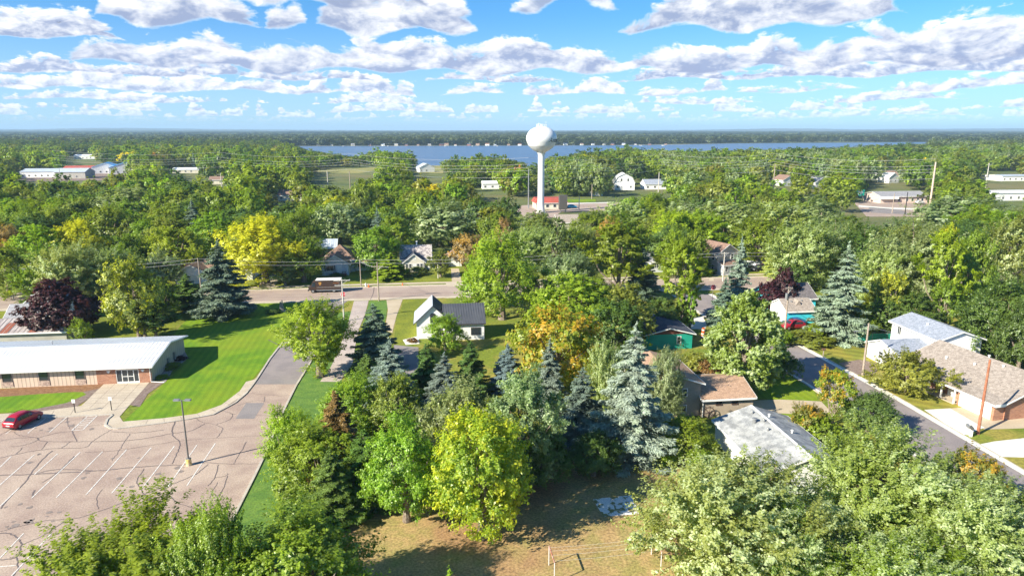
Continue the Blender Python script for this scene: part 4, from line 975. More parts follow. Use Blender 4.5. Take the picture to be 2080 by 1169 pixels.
wing(o, 0, 0, 7.5, 7, 3.0, 4.8, 'x', M_palew, S_grey); window(o, wallmap(0, 0, 7.5, 7)['F'], .8, 1.2, 1.4, 1.2, 3, 1); window(o, wallmap(0, 0, 7.5, 7)['F'], 4.2, 1.2, 1.4, 1.2, 2, 1)
for (px, py, w_, d_, e_, r_, wm_, rm_, nm, lb, ax) in (
  (1168, 512, 7, 8, 3, 5, M_cream, S_brown, 'brown_roofed_house', 'house whose light brown roof peeps out above grey-green trees', 'x'),
  (1316, 500, 6, 6, 3, 5, M_white, S_grey, 'white_cottage', 'white cottage half hidden in shade above the tall spruce', 'y'),
  (1432, 478, 11, 7, 3, 5, M_white, S_grey, 'long_white_house', 'long white house in shade beyond dark trees above the grey farmhouse', 'x'),
  (1132, 468, 9, 8, 3, 5.4, M_cream, S_taupe, 'grey_roofed_hall', 'large house with grey-brown roof at the foot of the water tower', 'x'),
  (1040, 488, 7, 7, 3, 5, M_white, S_grey, 'pale_cottage', 'pale cottage tucked among dark trees below the tower', 'x'),
  (980, 384, 16, 8, 3.5, 4.8, M_white, R_white, 'white_long_shed', 'long white shed roof among trees left of the tower', 'x'),
  (852, 350, 14, 12, 4, 7.5, M_white, R_galv, 'lakeside_shed', 'white gabled shed by the lake shore', 'y'),
  (1310, 385, 14, 10, 3.4, 6, M_white, S_blue, 'blue_roofed_house', 'blue-grey roofed house right of the white barn', 'x'),
  (1200, 398, 7, 7, 3, 5, M_white, S_grey, 'roadside_cottage', 'white cottage behind trees left of the white barn', 'x'),
  (1590, 378, 13, 10, 4, 7, M_white, S_brown, 'brown_gabled_house', 'white house with brown gable in trees left of the dark spruce', 'y'),
  (1655, 384, 12, 9, 4, 7, M_white, S_grey, 'spruce_side_house', 'white house wall showing beside the dark spruce', 'y'),
  (1790, 366, 14, 10, 3.5, 6.5, M_white, S_brown, 'brown_roofed_cottage', 'low house with brown roof above the commercial building', 'x'),
  (1805, 372, 10, 9, 4, 7, M_white, R_white, 'white_gabled_house', 'white gabled house above the commercial building', 'y'),
  (2035, 368, 34, 16, 3.6, 4.2, M_white, R_galv, 'warehouse', 'grey flat-roofed warehouse at the right-hand edge in the distance', 'x'),
  (2014, 408, 30, 16, 4, 4.6, M_white, R_white, 'white_store', 'big white flat-roofed store among trees at right edge', 'x'),
  (42, 361, 34, 18, 4.5, 6.5, M_white, R_galv, 'industrial_shed', 'long pale blue metal shed at the far left', 'x'),
  (112, 363, 22, 16, 5, 7.5, M_greyw, R_galv, 'industrial_hall', 'metal hall with dark gable next to the long pale blue shed', 'x'),
  (128, 352, 26, 14, 4, 6, M_cream, mat('red_roof', (.42, .09, .07), (.36, .08, .06), .2), 'red_roofed_building', 'long building with red roof behind the metal sheds', 'x'),
  (187, 353, 22, 20, 5.5, 9, M_white, R_blue, 'storage_barn', 'white storage barn with blue roof, first of the pair', 'y'),
  (222, 354, 22, 20, 5.5, 9, M_white, R_blue, 'storage_barn', 'white storage barn with blue roof, second of the pair', 'y'),
  (150, 323, 26, 14, 4, 5.5, M_white, R_white, 'pale_factory', 'low pale building in the trees above the industrial sheds', 'x'),
  (425, 374, 9, 8, 3, 5, M_cream, S_brown, 'distant_cottage', 'tiny cottage among trees under the left end of the power lines', 'x'),
  (565, 408, 12, 8, 3, 5.5, M_cream, S_brown, 'wooded_cottage', 'cottage with brown roof glimpsed in trees below the power lines', 'x'),
  (350, 352, 22, 10, 3, 4.5, M_cream, R_white, 'pale_sheds', 'low pale sheds right of the blue roofed storage barns', 'x'),
  (25, 560, 9, 8, 3, 5, M_white, S_grey, 'corner_house', 'white house behind the utility pole at the far left road edge', 'x')):
    o = thing(nm, lb, 'building', at(px, py), TA if ax == 'x' else TA+.3)
    wing(o, 0, 0, w_, d_, e_, r_, ax, wm_, rm_, over=.4, fascia=w_ < 20)
    f = wallmap(0, 0, w_, d_)['F']
    for k in range(max(1, int(w_/5))): window(o, f, 1.2+k*4.6, 1.0, 1.2, 1.2, 2, 1)
# white gambrel barn
P_ = at(1248, 386)
o = thing('white_barn', 'white barn with curved gambrel roof among the trees', 'building', P_, TA-.15)
mb = MB(); w_ = 12.5; prof = [(0, 0), (w_, 0), (w_, 4.5), (w_*.86, 7.8), (w_*.5, 10), (w_*.14, 7.8), (0, 4.5)]
mb.ext([(a, 0, z) for a, z in prof], (0, 14, 0)); mb.build('wall', M_white, o)
mb = MB(); up_ = [(-.5, 4.1), (w_*.14-.1, 7.9), (w_*.5, 10.1), (w_*.86+.1, 7.9), (w_+.5, 4.1)]; lo_ = [(a, z+.2) for a, z in up_][::-1]
mb.ext([(a, -.4, z) for a, z in up_+lo_], (0, 14.8, 0)); mb.build('roof', mat('pale_barn_roof', (.62, .63, .64), (.56, .57, .58), .4), o)
f = wallmap(0, 0, w_, 14)['F']; window(o, f, 3.6, 5.6, 1.1, 1.5); window(o, f, 7.8, 5.6, 1.1, 1.5); window(o, f, 1.5, 1.5, 1, 1.2); window(o, f, 9.6, 1.5, 1, 1.2); door(o, f, 4.8, 2.9, 3, W_TRIM, .05, 'barn_door')
# commercial building and the red roofed one by the tower
P_ = at(1788, 413)
o = thing('commercial_building', 'long low white commercial building with grey roof beside the far street', 'building', P_, TA)
wing(o, 0, 0, 26, 14, 3.6, 5.4, 'x', mat('pinkish_wall', (.62, .50, .44), (.58, .47, .41), .3), S_grey, over=.8)
mb = MB(); mb.box(-.5, -1.4, 2.2, 9, -.02, 3.4); mb.build('canopy', W_TRIM, o)
f = wallmap(0, 0, 26, 14)['F']; [window(o, f, u, 1, 1.2, 1.2, 1, 1) for u in (7, 9.5, 14, 17, 20, 22.5)]
P_ = at(1088, 425)
o = thing('red_roofed_shop', 'low cream shop with red mansard roof at the foot of the water tower', 'building', P_, TA)
wing(o, 0, 0, 15, 10, 2.9, 3.0, 'x', M_cream, W_TRIM, over=.5)
mb = MB(); mb.add([(-.6, -.6, 3.02), (15.6, -.6, 3.02), (15.6, 10.6, 3.02), (-.6, 10.6, 3.02), (.6, .6, 5.0), (14.4, .6, 5.0), (14.4, 9.4, 5.0), (.6, 9.4, 5.0)], [(0,1,5,4),(1,2,6,5),(2,3,7,6),(3,0,4,7),(4,5,6,7)]); mb.build('roof', MATS['red_roof'], o)
f = wallmap(0, 0, 15, 10)['F']; [window(o, f, u, .9, 1.4, 1.2, 1, 1) for u in (1.5, 5, 8.5, 12)]

# water tower
TW = at(1098.5, 432)
o = thing('water_tower', 'tall white water tower with bulbous tank and black lettering', 'water tower', TW)
s_ = 1/scale_at(432)*1.0
ht = lambda py: CAM_H-TW[1]*((math.sin(PITCH)+math.cos(PITCH)*(py-CY)/F_PX)/(math.cos(PITCH)-math.sin(PITCH)*(py-CY)/F_PX))
WT = mat('tower_white_paint', (.80, .80, .80), (.76, .76, .77), .4, .35, spec=.5)
z_s = 1387/(TW[1]*math.cos(PITCH)+5)
ztop = ht(256.5); zmax = ht(281); zb_ = ht(312); R_ = 30.8/z_s; rs_ = 6.6/z_s
prof = [(rs_*1.5, 0), (rs_*1.25, 1.0), (rs_*1.03, 4), (rs_, 7), (rs_, zb_-1.0)]
nn = 26
tank = [(rs_, zb_-1.0), (rs_*1.05, zb_-.3), (rs_*1.5, zb_+.9)]
for i in range(1, 9):
    a = i/9; tank.append((rs_*1.5+(R_*.93-rs_*1.5)*a**.82, zb_+.9+(zmax-2.6-zb_-.9)*a**1.25))
for i in range(nn+1):
    a = -math.radians(24)+i/nn*(math.pi/2+math.radians(24)); tank.append((max(.01, R_*math.cos(a)), zmax+(ztop-zmax)*math.sin(a)))
MB().lathe(prof, 48).build('column', WT, o, True); tk = MB().lathe(tank, 64).build('tank', WT, o, True)
mb = MB(); rr_ = 10/z_s
for i in range(14):
    a = 2*math.pi*i/14; mb.cyl(rr_*math.cos(a), rr_*math.sin(a), ztop-.8, ztop+.9, .05, sides=6)
ring = lambda z: [(rr_*math.cos(2*math.pi*i/28), rr_*math.sin(2*math.pi*i/28), z) for i in range(29)]
mb.tube(ring(ztop+.9), .06); mb.tube(ring(ztop+.35), .05); mb.cyl(0, 0, ztop-.1, ztop+.6, .5); mb.cyl(-1.2, .4, ztop-.2, ztop+1.6, .06); mb.cyl(1.9, -.3, ztop-.2, ztop+2.2, .05)
mb.build('railing', WT, o)
def text_mesh(body, size, ext=.01, shear=0.0):
    cu = bpy.data.curves.new('t', 'FONT'); cu.body = body; cu.size = size; cu.extrude = ext; cu.shear = shear; cu.resolution_u = 3
    ob = bpy.data.objects.new('t', cu); C.objects.link(ob); bpy.context.view_layer.update()
    me = bpy.data.meshes.new_from_object(ob.evaluated_get(bpy.context.evaluated_depsgraph_get())); bpy.data.objects.remove(ob); return me
def rad_at(z):
    for (r0, z0), (r1, z1) in zip(tank[:-1], tank[1:]):
        if z0 <= z <= z1: return r0+(r1-r0)*(z-z0)/(z1-z0+1e-9)
    return R_
me = text_mesh('Annandale', 2.7, .03, .35); zt_ = ht(288.5)
a0 = math.radians(-90+26)
for v in me.vertices:
    x, y, z = v.co; rr = rad_at(zt_+y)+.04+z; ang = a0+x*1.05/R_; v.co = (rr*math.cos(ang), rr*math.sin(ang), zt_+y)
me.materials.append(M_black)
lt = bpy.data.objects.new('lettering', me); C.objects.link(lt); lt.parent = o
# ------------------------------------------------------------------ vehicles
def paint(name, c): return mat(name, c, rough=.28, spec=.6)
TAIL = mat('tail_light', (.45, .01, .01), rough=.3); HEADL = mat('head_light', (.75, .78, .8), rough=.2)
def wheel_meshes(r, wd):
    mb = MB(); mb.tube([(0, -wd/2, 0), (0, wd/2, 0)], r, 20); o = mb.build('tyre', M_black); a = o.data; bpy.data.objects.remove(o)
    mb = MB(); mb.tube([(0, -wd/2-.012, 0), (0, wd/2+.012, 0)], r*.6, 14); o = mb.build('rim', M_metal); b = o.data; bpy.data.objects.remove(o)
    return a, b
WHM = {}
def wheel(root, x, y, r, wd=.22):
    if (r, wd) not in WHM: WHM[(r, wd)] = wheel_meshes(r, wd)
    a, b = WHM[(r, wd)]
    t_ = bpy.data.objects.new('wheel', a); C.objects.link(t_); t_.parent = root; t_.location = (x, y, r)
    q = bpy.data.objects.new('rim', b); C.objects.link(q); q.parent = t_
def car(name, label, loc, rz, pm, kind='suv', L=4.6, W=1.85, group=None):
    """front towards local +x, centred on the origin"""
    o = thing(name, label, 'car' if kind != 'pickup' else 'pickup truck', loc, rz, group); h = L/2
    H = 1.68 if kind in ('suv', 'pickup') else 1.45
    r = .35
    # loft of cross-sections: x, half width low, half width belt, z bottom, z belt, z roof, half width roof
    belt = 1.02 if H > 1.5 else .9
    if kind == 'suv':
        secs = [(-h, .80, .78, .45, .80, .82, .70), (-h+.08, .88, .88, .34, 1.0, 1.04, .80), (-h+.22, .92, .91, .28, belt, belt+.06, .80), (-h+.75, .93, .92, .26, belt, H-.10, .66), (-h+1.3, .93, .92, .26, belt, H, .68),
                (-h+2.4, .93, .92, .26, belt, H, .68), (-h+2.9, .93, .92, .26, belt, H-.09, .66), (-h+3.55, .93, .91, .26, belt-.02, belt+.04, .74), (h-.35, .91, .88, .28, .90, .95, .70), (h-.08, .84, .80, .36, .74, .80, .62), (h, .72, .70, .45, .62, .66, .5)]
    elif kind == 'pickup':
        secs = [(-h, .86, .86, .5, .95, .97, .84), (-h+.1, .92, .92, .4, 1.0, 1.03, .88), (-h+1.75, .93, .92, .35, 1.05, 1.06, .88), (-h+1.8, .93, .92, .35, 1.05, H-.1, .68), (-h+2.0, .93, .92, .35, 1.05, H, .68),
                (-h+3.1, .93, .92, .35, 1.05, H, .68), (-h+3.8, .93, .91, .35, 1.05, 1.1, .75), (h-.3, .92, .9, .36, 1.0, 1.04, .75), (h-.05, .86, .84, .4, .9, .94, .66), (h, .8, .78, .5, .8, .84, .6)]
    else:
        secs = [(-h, .78, .76, .45, .78, .80, .66), (-h+.12, .88, .86, .34, .88, .92, .72), (-h+.7, .91, .9, .25, belt, belt+.05, .72), (-h+1.3, .91, .9, .24, belt, H-.05, .6), (-h+1.8, .91, .9, .24, belt, H, .62),
                (-h+2.5, .91, .9, .24, belt, H-.03, .62), (-h+3.3, .91, .89, .24, belt-.03, belt+.02, .72), (h-.35, .89, .86, .26, .78, .83, .66), (h-.06, .8, .76, .34, .64, .7, .56), (h, .7, .66, .42, .55, .6, .46)]
    k = W/1.86; mb = MB(); ring = []
    for (x, wl, wb, zb, zt, zr, wr) in secs:
        wl, wb, wr = wl*k, wb*k, wr*k
        mid = (zt+zr)/2
        pts = [(-wl*.9, zb), (-wl, zb+.12), (-wb*1.01, (zb+zt)/2+.05), (-wb, zt), (-(wb*.25+wr*.75)-.02, zt+(zr-zt)*.72), (-wr, zr-.04 if zr-zt > .2 else zr), (-wr*.7, zr+.015), (0, zr+.03)]
        pts = pts+[(-a, b) for a, b in pts[:-1][::-1]]
        ring.append([(x, a, b) for a, b in pts])
    n = len(ring[0]); vs = [p for r_ in ring for p in r_]; fs = []
    for i in range(len(ring)-1):
        for j in range(n-1): fs.append((i*n+j, (i+1)*n+j, (i+1)*n+j+1, i*n+j+1))
        fs.append((i*n+n-1, (i+1)*n+n-1, (i+1)*n, i*n))
    fs.append(tuple(range(n-1, -1, -1))); fs.append(tuple((len(ring)-1)*n+j for j in range(n)))
    mb.add(vs, fs); body = mb.build('body', pm, o, True)
    # glass: quads lifted a little off the loft
    def quad(mb, i, j, i2, j2, f0=.08, f1=.92, g0=.1, g1=.92):
        a, b, c, d = Vector(ring[i][j]), Vector(ring[i2][j]), Vector(ring[i2][j2]), Vector(ring[i][j2])
        def P(u, v): return a*(1-u)*(1-v)+b*u*(1-v)+c*u*v+d*(1-u)*v
        nn = (b-a).cross(d-a).normalized(); mid = (a+b+c+d)/4
        if nn.dot(mid-Vector((mid.x*.6, 0, .6))) < 0: nn = -nn
        mb.add([P(f0, g0)+nn*.014, P(f1, g0)+nn*.014, P(f1, g1)+nn*.014, P(f0, g1)+nn*.014], [(0, 1, 2, 3)])
    cab = [i for i in range(len(secs)-1) if max(secs[i][5]-secs[i][4], secs[i+1][5]-secs[i+1][4]) > .3]
    sides = MB()
    for i in cab:
        full = min(secs[i][5]-secs[i][4], secs[i+1][5]-secs[i+1][4]) > .3
        if full:
            quad(sides, i, 3, i+1, 4, .02, .96, .08, .98); quad(sides, i, n-4, i+1, n-5, .02, .96, .08, .98)
    sides.build('side_window', G_dark, o)
    for nm, i in (('rear_window', cab[0]), ('windscreen', cab[-1])):
        g = MB()
        a, b = (ring[i], ring[i+1])
        p = [Vector(a[5]), Vector(b[5]), Vector(b[n-6]), Vector(a[n-6])]
        pa = [Vector(a[6]), Vector(b[6]), Vector(b[8]), Vector(a[8])]
        nn = Vector((-1 if nm == 'rear_window' else 1, 0, 1.2)).normalized()*.03
        def P(u, v): return (p[0]*(1-u)+p[1]*u)*(1-v)+(p[3]*(1-u)+p[2]*u)*v+Vector((0, 0, .03*math.sin(v*math.pi)))
        g.add([P(.12, .06)+nn, P(.88, .06)+nn, P(.88, .5)+nn, P(.12, .5)+nn, P(.88, .94)+nn, P(.12, .94)+nn], [(0, 1, 2, 3), (3, 2, 4, 5)])
        g.build(nm, G_dark, o)
    for x in (-h+.82, h-.88):
        for y in (-W/2+.12, W/2-.12): wheel(o, x, y, r)
    for y in (-W/2+.25, W/2-.25):
        MB().box(-h-.015, y-.16, .78, -h+.12, y+.16, .93).build('tail_light', TAIL, o, bevel=.02)
        MB().box(h-.14, y-.17, .62, h-.02, y+.17, .74).build('headlight', HEADL, o, bevel=.02)
    MB().box(-h-.03, -.26, .62, -h+.02, .26, .75).build('number_plate', W_TRIM, o)
    MB().box(-h-.035, -W/2*.85, .38, -h+.1, W/2*.85, .5).build('bumper', M_black, o, bevel=.02)
    for y in (-W/2-.06, W/2-.1): MB().box(.35, y, 1.0, .5, y+.16, 1.13).build('wing_mirror', pm, o, bevel=.03)
    if kind == 'suv':
        for y in (-.58, .58): MB().tube([(-h+1.0, y, H+.02), (-h+1.1, y, H+.07), (.6, y, H+.07), (.7, y, H)], .02).build('roof_rail', M_black, o)
    return o
c_ = G(49, 860)
car('red_suv', 'shiny red suv parked alone in the parking lot', (c_.x, c_.y, .03), TA+math.radians(74), paint('red_car_paint', (.36, .012, .03)))
c_ = G(1610, 667); car('red_car', 'red suv parked outside the turquoise garage', (c_.x, c_.y, .03), TA+math.radians(185), paint('dark_red_paint', (.30, .015, .03)))
c_ = G(1612, 659.5); car('blue_car', 'dark blue car parked behind the red one at the turquoise garage', (c_.x, c_.y, .03), TA+math.radians(185), paint('blue_paint', (.03, .10, .25)), 'sedan')
for px, py, cl, kd, lb, rz in ((1524, 541, (.75, .76, .78), 'suv', 'white suv parked right of the grey farmhouse', 20), (1543, 541, (.55, .57, .6), 'sedan', 'silver car parked beside the white suv near the farmhouse', 25), (1541, 550, (.02, .02, .025), 'suv', 'black suv with red car behind it on the farmhouse drive', 195),
    (1560, 545, (.02, .025, .04), 'pickup', 'dark pickup parked furthest from the grey farmhouse', 190), (1550, 540, (.55, .06, .03), 'sedan', 'orange-red car at the back of the farmhouse drive', 90)):
    c_ = G(px, py); car('parked_car', lb, (c_.x, c_.y, .03), TA+math.radians(rz), paint('car_paint_%02d' % (px % 97), cl), kd, group='cars parked at the grey farmhouse')
for px, py, cl, kd, lb, rz in ((1778, 410, (.02, .02, .025), 'suv', 'black suv under trees left of the commercial building', 0), (1797, 412, (.35, .02, .03), 'sedan', 'dark red car at the end of the commercial building', 10), (1868, 413.5, (.75, .76, .78), 'suv', 'white car in front of the commercial building', 5),
    (1162, 422.5, (.02, .42, .65), 'suv', 'bright turquoise car on the street by the water tower', 5), (45, 556, (.75, .76, .78), 'sedan', 'white car half hidden at the far left road edge', 10)):
    c_ = G(px, py); car('distant_car', lb, (c_.x, c_.y, .07), TA+math.radians(rz), paint('far_paint_%02d' % (px % 97), cl), kd)

# brown delivery van on the main road, nose to the left
p_ = Vector((*rd(0, 9.3), 0)); q_ = G(661, 594)
s_ = (q_-R0).dot(E1)
BR = mat('brown_van_paint', (.055, .035, .028), rough=.4)
tr = thing('delivery_van', 'dark brown box delivery van with white roof on the main road', 'van', (*rd(s_, 9.4), .035), TA+math.pi)
MB().box(-3.6, -1.15, .75, 1.95, 1.15, 2.95).build('cargo_body', BR, tr, bevel=.05)
mb = MB(); mb.ext([(1.96, -1.1, .62), (3.2, -1.1, .55), (3.72, -1.1, .75), (3.78, -1.1, 1.35), (3.2, -1.1, 1.6), (2.75, -1.1, 2.6), (1.96, -1.1, 2.9)], (0, 2.2, 0)); mb.build('cab', BR, tr, bevel=.04)
MB().box(-3.66, -1.2, 2.96, 2.05, 1.2, 3.06).build('roof', W_TRIM, tr)
MB().add([(3.24, -.95, 1.66), (3.24, .95, 1.66), (2.80, .95, 2.55), (2.80, -.95, 2.55)], [(0, 1, 2, 3)]).build('windscreen', G_dark, tr)
for y in (-1.115, 1.115):
    MB().add([(2.15, y, 1.45), (3.05, y, 1.5), (2.7, y, 2.45), (2.15, y, 2.5)], [(0, 1, 2, 3)]).build('side_window', G_dark, tr)
for x in (2.75, -2.0):
    for y in (-.98, .98): wheel(tr, x, y, .43, .28)
MB().box(-3.62, -1.17, .55, 1.9, 1.17, .74).build('skirt', M_metal, tr); MB().box(3.7, -1.1, .5, 3.92, 1.1, .72).build('bumper', M_black, tr)
mb = MB(); mb.box(-3.62, 1.152, 1.28, 1.9, 1.165, 1.34); mb.box(-3.62, -1.165, 1.28, 1.9, -1.152, 1.34); mb.build('side_stripe', mat('grey_stripe', (.35, .33, .30)), tr)
for y in (-.85, .85): MB().box(3.72, y-.12, .95, 3.82, y+.12, 1.15).build('headlight', HEADL, tr)
GOLD = mat('gold_emblem', (.5, .26, .06), rough=.5)
for sy in (1, -1):
    mb = MB(); sh = [(a_*.72, b_*.72) for a_, b_ in [(-.42, .45), (.42, .45), (.42, -.05), (.28, -.32), (0, -.52), (-.28, -.32), (-.42, -.05)]]
    mb.ext([(1.05+a, 1.153*sy, 2.2+b) for a, b in sh], (0, .012*sy, 0)); e = mb.build('emblem', GOLD, tr)
    me = text_mesh('ups', .35, .004); me.materials.append(BR); tx = bpy.data.objects.new('lettering', me); C.objects.link(tx); tx.parent = e
    tx.location = (1.05+(.27 if sy > 0 else -.27), 1.172*sy, 2.12); tx.rotation_euler = (math.pi/2, 0, math.pi if sy > 0 else 0)
    MB().box(-3.2, min(1.153*sy, 1.165*sy), 2.22, -1.9, max(1.153*sy, 1.165*sy), 2.28).build('side_lettering', mat('orange_letters', (.55, .2, .05)), tr)

# ------------------------------------------------------------------ street furniture
WOOD = mat('pole_wood', (.30, .24, .19), (.38, .32, .27), 2, .9, .15, 10); WOODR = mat('red_pole_wood', (.30, .11, .06), (.38, .17, .10), 2, .9, .2, 9)
WOODP = mat('pale_pole', (.55, .52, .48), (.48, .45, .41), 2, .9)
def top_h(px, py, base):
    """height of a vertical pole from its base point and the pixel row of its top"""
    t = (py-CY)/F_PX; r = (math.sin(PITCH)+math.cos(PITCH)*t)/(math.cos(PITCH)-t*math.sin(PITCH)); return CAM_H-base.y*r
# parking lot lamp
b_ = G(384, 944); h_ = top_h(370, 812, b_)
lp = thing('parking_lot_lamp', 'twin-headed lamp post on a yellow base in the parking lot', 'lamp post', (b_.x, b_.y, .02), 0)
MB().cyl(0, 0, .75, h_, .11, .075, 8).build('pole', mat('bronze_pole', (.16, .15, .145), rough=.5), lp)
MB().cyl(0, 0, 0, .78, .30, .30, 20).build('base', mat('yellow_base_paint', (.72, .50, .14), (.66, .56, .38), 2, .8), lp)
MB().box(-.22, -.22, .781, .22, .22, .83).build('base_plate', M_metal, lp)
for sx in (-1, 1):
    mb = MB(); mb.tube([(0, 0, h_-.1), (.35*sx, .1*sx, h_-.05)], .04); mb.box(min(.3*sx, .95*sx), -.02 if sx < 0 else .0, h_-.16, max(.3*sx, .95*sx), .34, h_+.02); mb.build('lamp_head', M_metal, lp)
# small signs at the walkway
for px, py, tp, lb in ((153, 838, 820, 'small white parking sign on a post left of the entrance walkway'), (227, 833, 816, 'small white parking sign on a post in the middle of the walkway')):
    b_ = G(px, py); h_ = 1.75
    sg = thing('parking_sign', lb, 'sign', (b_.x, b_.y, .05), TA-.1, 'small parking signs')
    MB().box(-.04, -.04, 0, .04, .04, h_-.3).build('post', M_black, sg); MB().box(-.22, -.075, h_-.35, .22, -.045, h_+.15).build('sign_plate', W_TRIM, sg)
# stop signs
def octo(r, y): return [(r*math.cos(math.radians(22.5+45*i)), y, r*math.sin(math.radians(22.5+45*i))) for i in range(8)]
for px, py, cy_, lb, rr in ((699.5, 640, 597, 'red stop sign at the corner of side street and main road', .56), (1446, 622, 583, 'red stop sign at the top of the residential street', .6)):
    b_ = G(px, py); h_ = top_h(px, cy_, b_)
    sg = thing('stop_sign', lb, 'sign', (b_.x, b_.y, .02), -math.atan2(b_.x, b_.y)*.6, 'stop signs')
    MB().box(-.04, -.04, 0, .04, .04, h_-.2).build('post', M_metal, sg)
    mb = MB(); mb.ext([(x, y, z+h_) for x, y, z in octo(rr, -.09)], (0, .03, 0)); e = mb.build('rim', W_TRIM, sg)
    mb = MB(); mb.ext([(x, y, z+h_) for x, y, z in octo(rr*.9, -.105)], (0, .012, 0)); e = mb.build('sign_plate', mat('sign_red', (.62, .015, .03), rough=.5), sg)
    me = text_mesh('STOP', .44, .004); xs = [v.co.x for v in me.vertices]; me.materials.append(W_TRIM)
    tx = bpy.data.objects.new('lettering', me); C.objects.link(tx); tx.parent = e; tx.location = (-max(xs)/2, -.112, h_-.16); tx.rotation_euler = (math.pi/2, 0, 0)

POLES = {}
def pole(key, px, pb, pt_, label, r=.15, wood=None, arm=None, trans=False, lampside=0, rz=TA, h=None):
    b_ = G(px, pb); h_ = h or top_h(px, pt_, b_)
    o = thing('utility_pole', label, 'utility pole', (b_.x, b_.y, 0), rz, None)
    MB().cyl(0, 0, -.2, h_, r*1.15, r*.75, 10).build('pole', wood or WOOD, o)
    if arm:
        for i, (z, w_) in enumerate(arm):
            MB().box(-w_/2, -.16-.0, h_-z-.06, w_/2, -.05, h_-z+.08).build('crossarm', wood or WOOD, o)
            mb = MB()
            for x in (-w_/2+.1, -w_/5, w_/5, w_/2-.1): mb.cyl(x, -.1, h_-z+.081, h_-z+.3, .05, .035, 8)
            mb.build('insulator', M_metal, o)
            if i == 0:
                mb = MB(); mb.tube([(-w_/3, -.1, h_-z-.06), (0, -.12, h_-z-.8), (w_/3, -.1, h_-z-.06)], .025, 5); mb.build('brace', M_metal, o)
    if trans: MB().cyl(-.35, -.1, h_-2.3, h_-1.2, .25, .25, 14).build('transformer', M_metal, o)
    if lampside:
        mb = MB(); mb.tube([(0, 0, h_-1.6), (.9*lampside, -.1, h_-1.15), (1.9*lampside, -.2, h_-1.1)], .035); mb.build('lamp_arm', M_metal, o)
        MB().box(min(1.8*lampside, 2.45*lampside), -.33, h_-1.2, max(1.8*lampside, 2.45*lampside), -.08, h_-1.06).build('lamp_head', M_metal, o, bevel=.03)
    POLES[key] = Vector((b_.x, b_.y, h_)); return o
pole('a', 769.5, 611, 532, 'utility pole with crossarm and street lamp on the near side of the main road', arm=[(1.0, 2.6)], lampside=1)
pole('b', 733.5, 582, 526, 'slim plain utility pole on the verge right of the van', .12)
pole('c', 699, 652, 567, 'pale pole with double crossarms beside the stop sign', .15, WOODP, arm=[(.2, 3.2), (1.2, 2.8)])
pole('d', 410, 603, 524, 'dark utility pole between the two spruces by the road', .13)
pole('e', 27, 606, 545, 'pale utility pole at the far left road edge', .15, WOODP, arm=[(.3, 3.0)])
pole('f', 890, 565, 537, 'short pale post with thin top in front of the cream bungalow', .13, WOODP)
pole('g', 1594, 674, 582, 'brown utility pole with transformer beside the turquoise garage', .16, WOOD, arm=[(.3, 1.4)], trans=True)
pole('h', 1752, 762, 656, 'bare wooden pole with a lamp arm on the gravel by the street', .16, WOOD, lampside=-1)
pole('i', 1986, 881, 730, 'tall bare reddish wooden pole in front of the brick house', .17, WOODR)
pole('j', 1468, 571, 512, 'grey utility pole with lamp in front of the grey farmhouse', .14, WOODP, arm=[(.3, 2.0)], lampside=-1)
pole('k', 1073.5, 424, 343, 'tall bare steel pole just left of the water tower', .30, M_metal)
pole('l', 1887, 430, 329, 'very tall pale pole beside the commercial building', .42, mat('pinkish_pole', (.55, .42, .36)))
pole('m', 1176, 425, 398, 'short lamp pole on the street right of the water tower', .2, M_metal)
pole('n', 1202, 404, 374, 'thin brown pole left of the white barn', .22, WOOD)
pole('o', 1569, 400, 333, 'brown transmission pole rising from trees right of centre', .28, WOOD, arm=[(1.2, 3)])
pole('p', 1337, 392, 350, 'grey transmission pole among trees right of the white barn', .26, WOODP)
pole('q', 451, 385, 351, 'left pole of the pair carrying wires over the clearing', .28, WOODP, arm=[(1, 4)])
pole('r', 667, 392, 348, 'slim grey transmission pole at the field edge', .28, WOODP)
pole('s', 712, 392, 347, 'brown transmission pole right of the slim grey one', .28, WOOD)
pole('t', 1812, 433, 400, 'signal pole on the far street corner', .2, WOOD, h=9)
pole('u', 1838, 436, 398, 'dark signal pole in front of the commercial building', .2, M_black, h=10)
pole('v', 2001, 385, 331, 'slim pole near the distant warehouse', .28, WOODP, arm=[(1, 3)])
pole('w', 1967, 400, 375, 'pole with crossarm poking above trees at right', .3, WOODP, arm=[(.5, 5)])
pole('x', 124, 371, 341, 'slim pole beside the pale blue metal shed', .25, WOODP)
pole('y', 1240, 604, 540, 'utility pole mostly hidden in the central trees', .13)
def wires(name, label, runs, r, sag=1.0):
    mb = MB()
    for a, b in runs:
        a, b = Vector(a), Vector(b); n = 10
        mb.tube([a.lerp(b, i/n)-Vector((0, 0, 4*sag*(i/n)*(1-i/n))) for i in range(n+1)], r, 4, False)
    o = mb.build(name, mat('wire', (.42, .42, .43), rough=.5)); return tag(o, label, 'power line', 'overhead wires')
P_ = POLES
for dz, lb in ((-.1, 'top wire strung along the far side of the main road'), (-.9, 'lower wire strung along the far side of the main road')):
    pts = [P_['e']+Vector((-60, -6, dz)), P_['e']+Vector((0, 0, dz)), P_['d']+Vector((0, 0, dz)), P_['b']+Vector((0, 0, dz)), P_['b']+E1*52+Vector((0, 0, dz+.3)), P_['j']+Vector((0, 0, dz))+E1*0, P_['j']+E1*70+Vector((0, 0, dz))]
    wires('overhead_wire', lb, list(zip(pts[:-1], pts[1:])), .026, .7)
wires('overhead_wire', 'wire from the slim pole down to the crossarm pole across the road', [(P_['b']-Vector((0, 0, .5)), P_['a']-Vector((0, 0, 1)))], .03, .4)
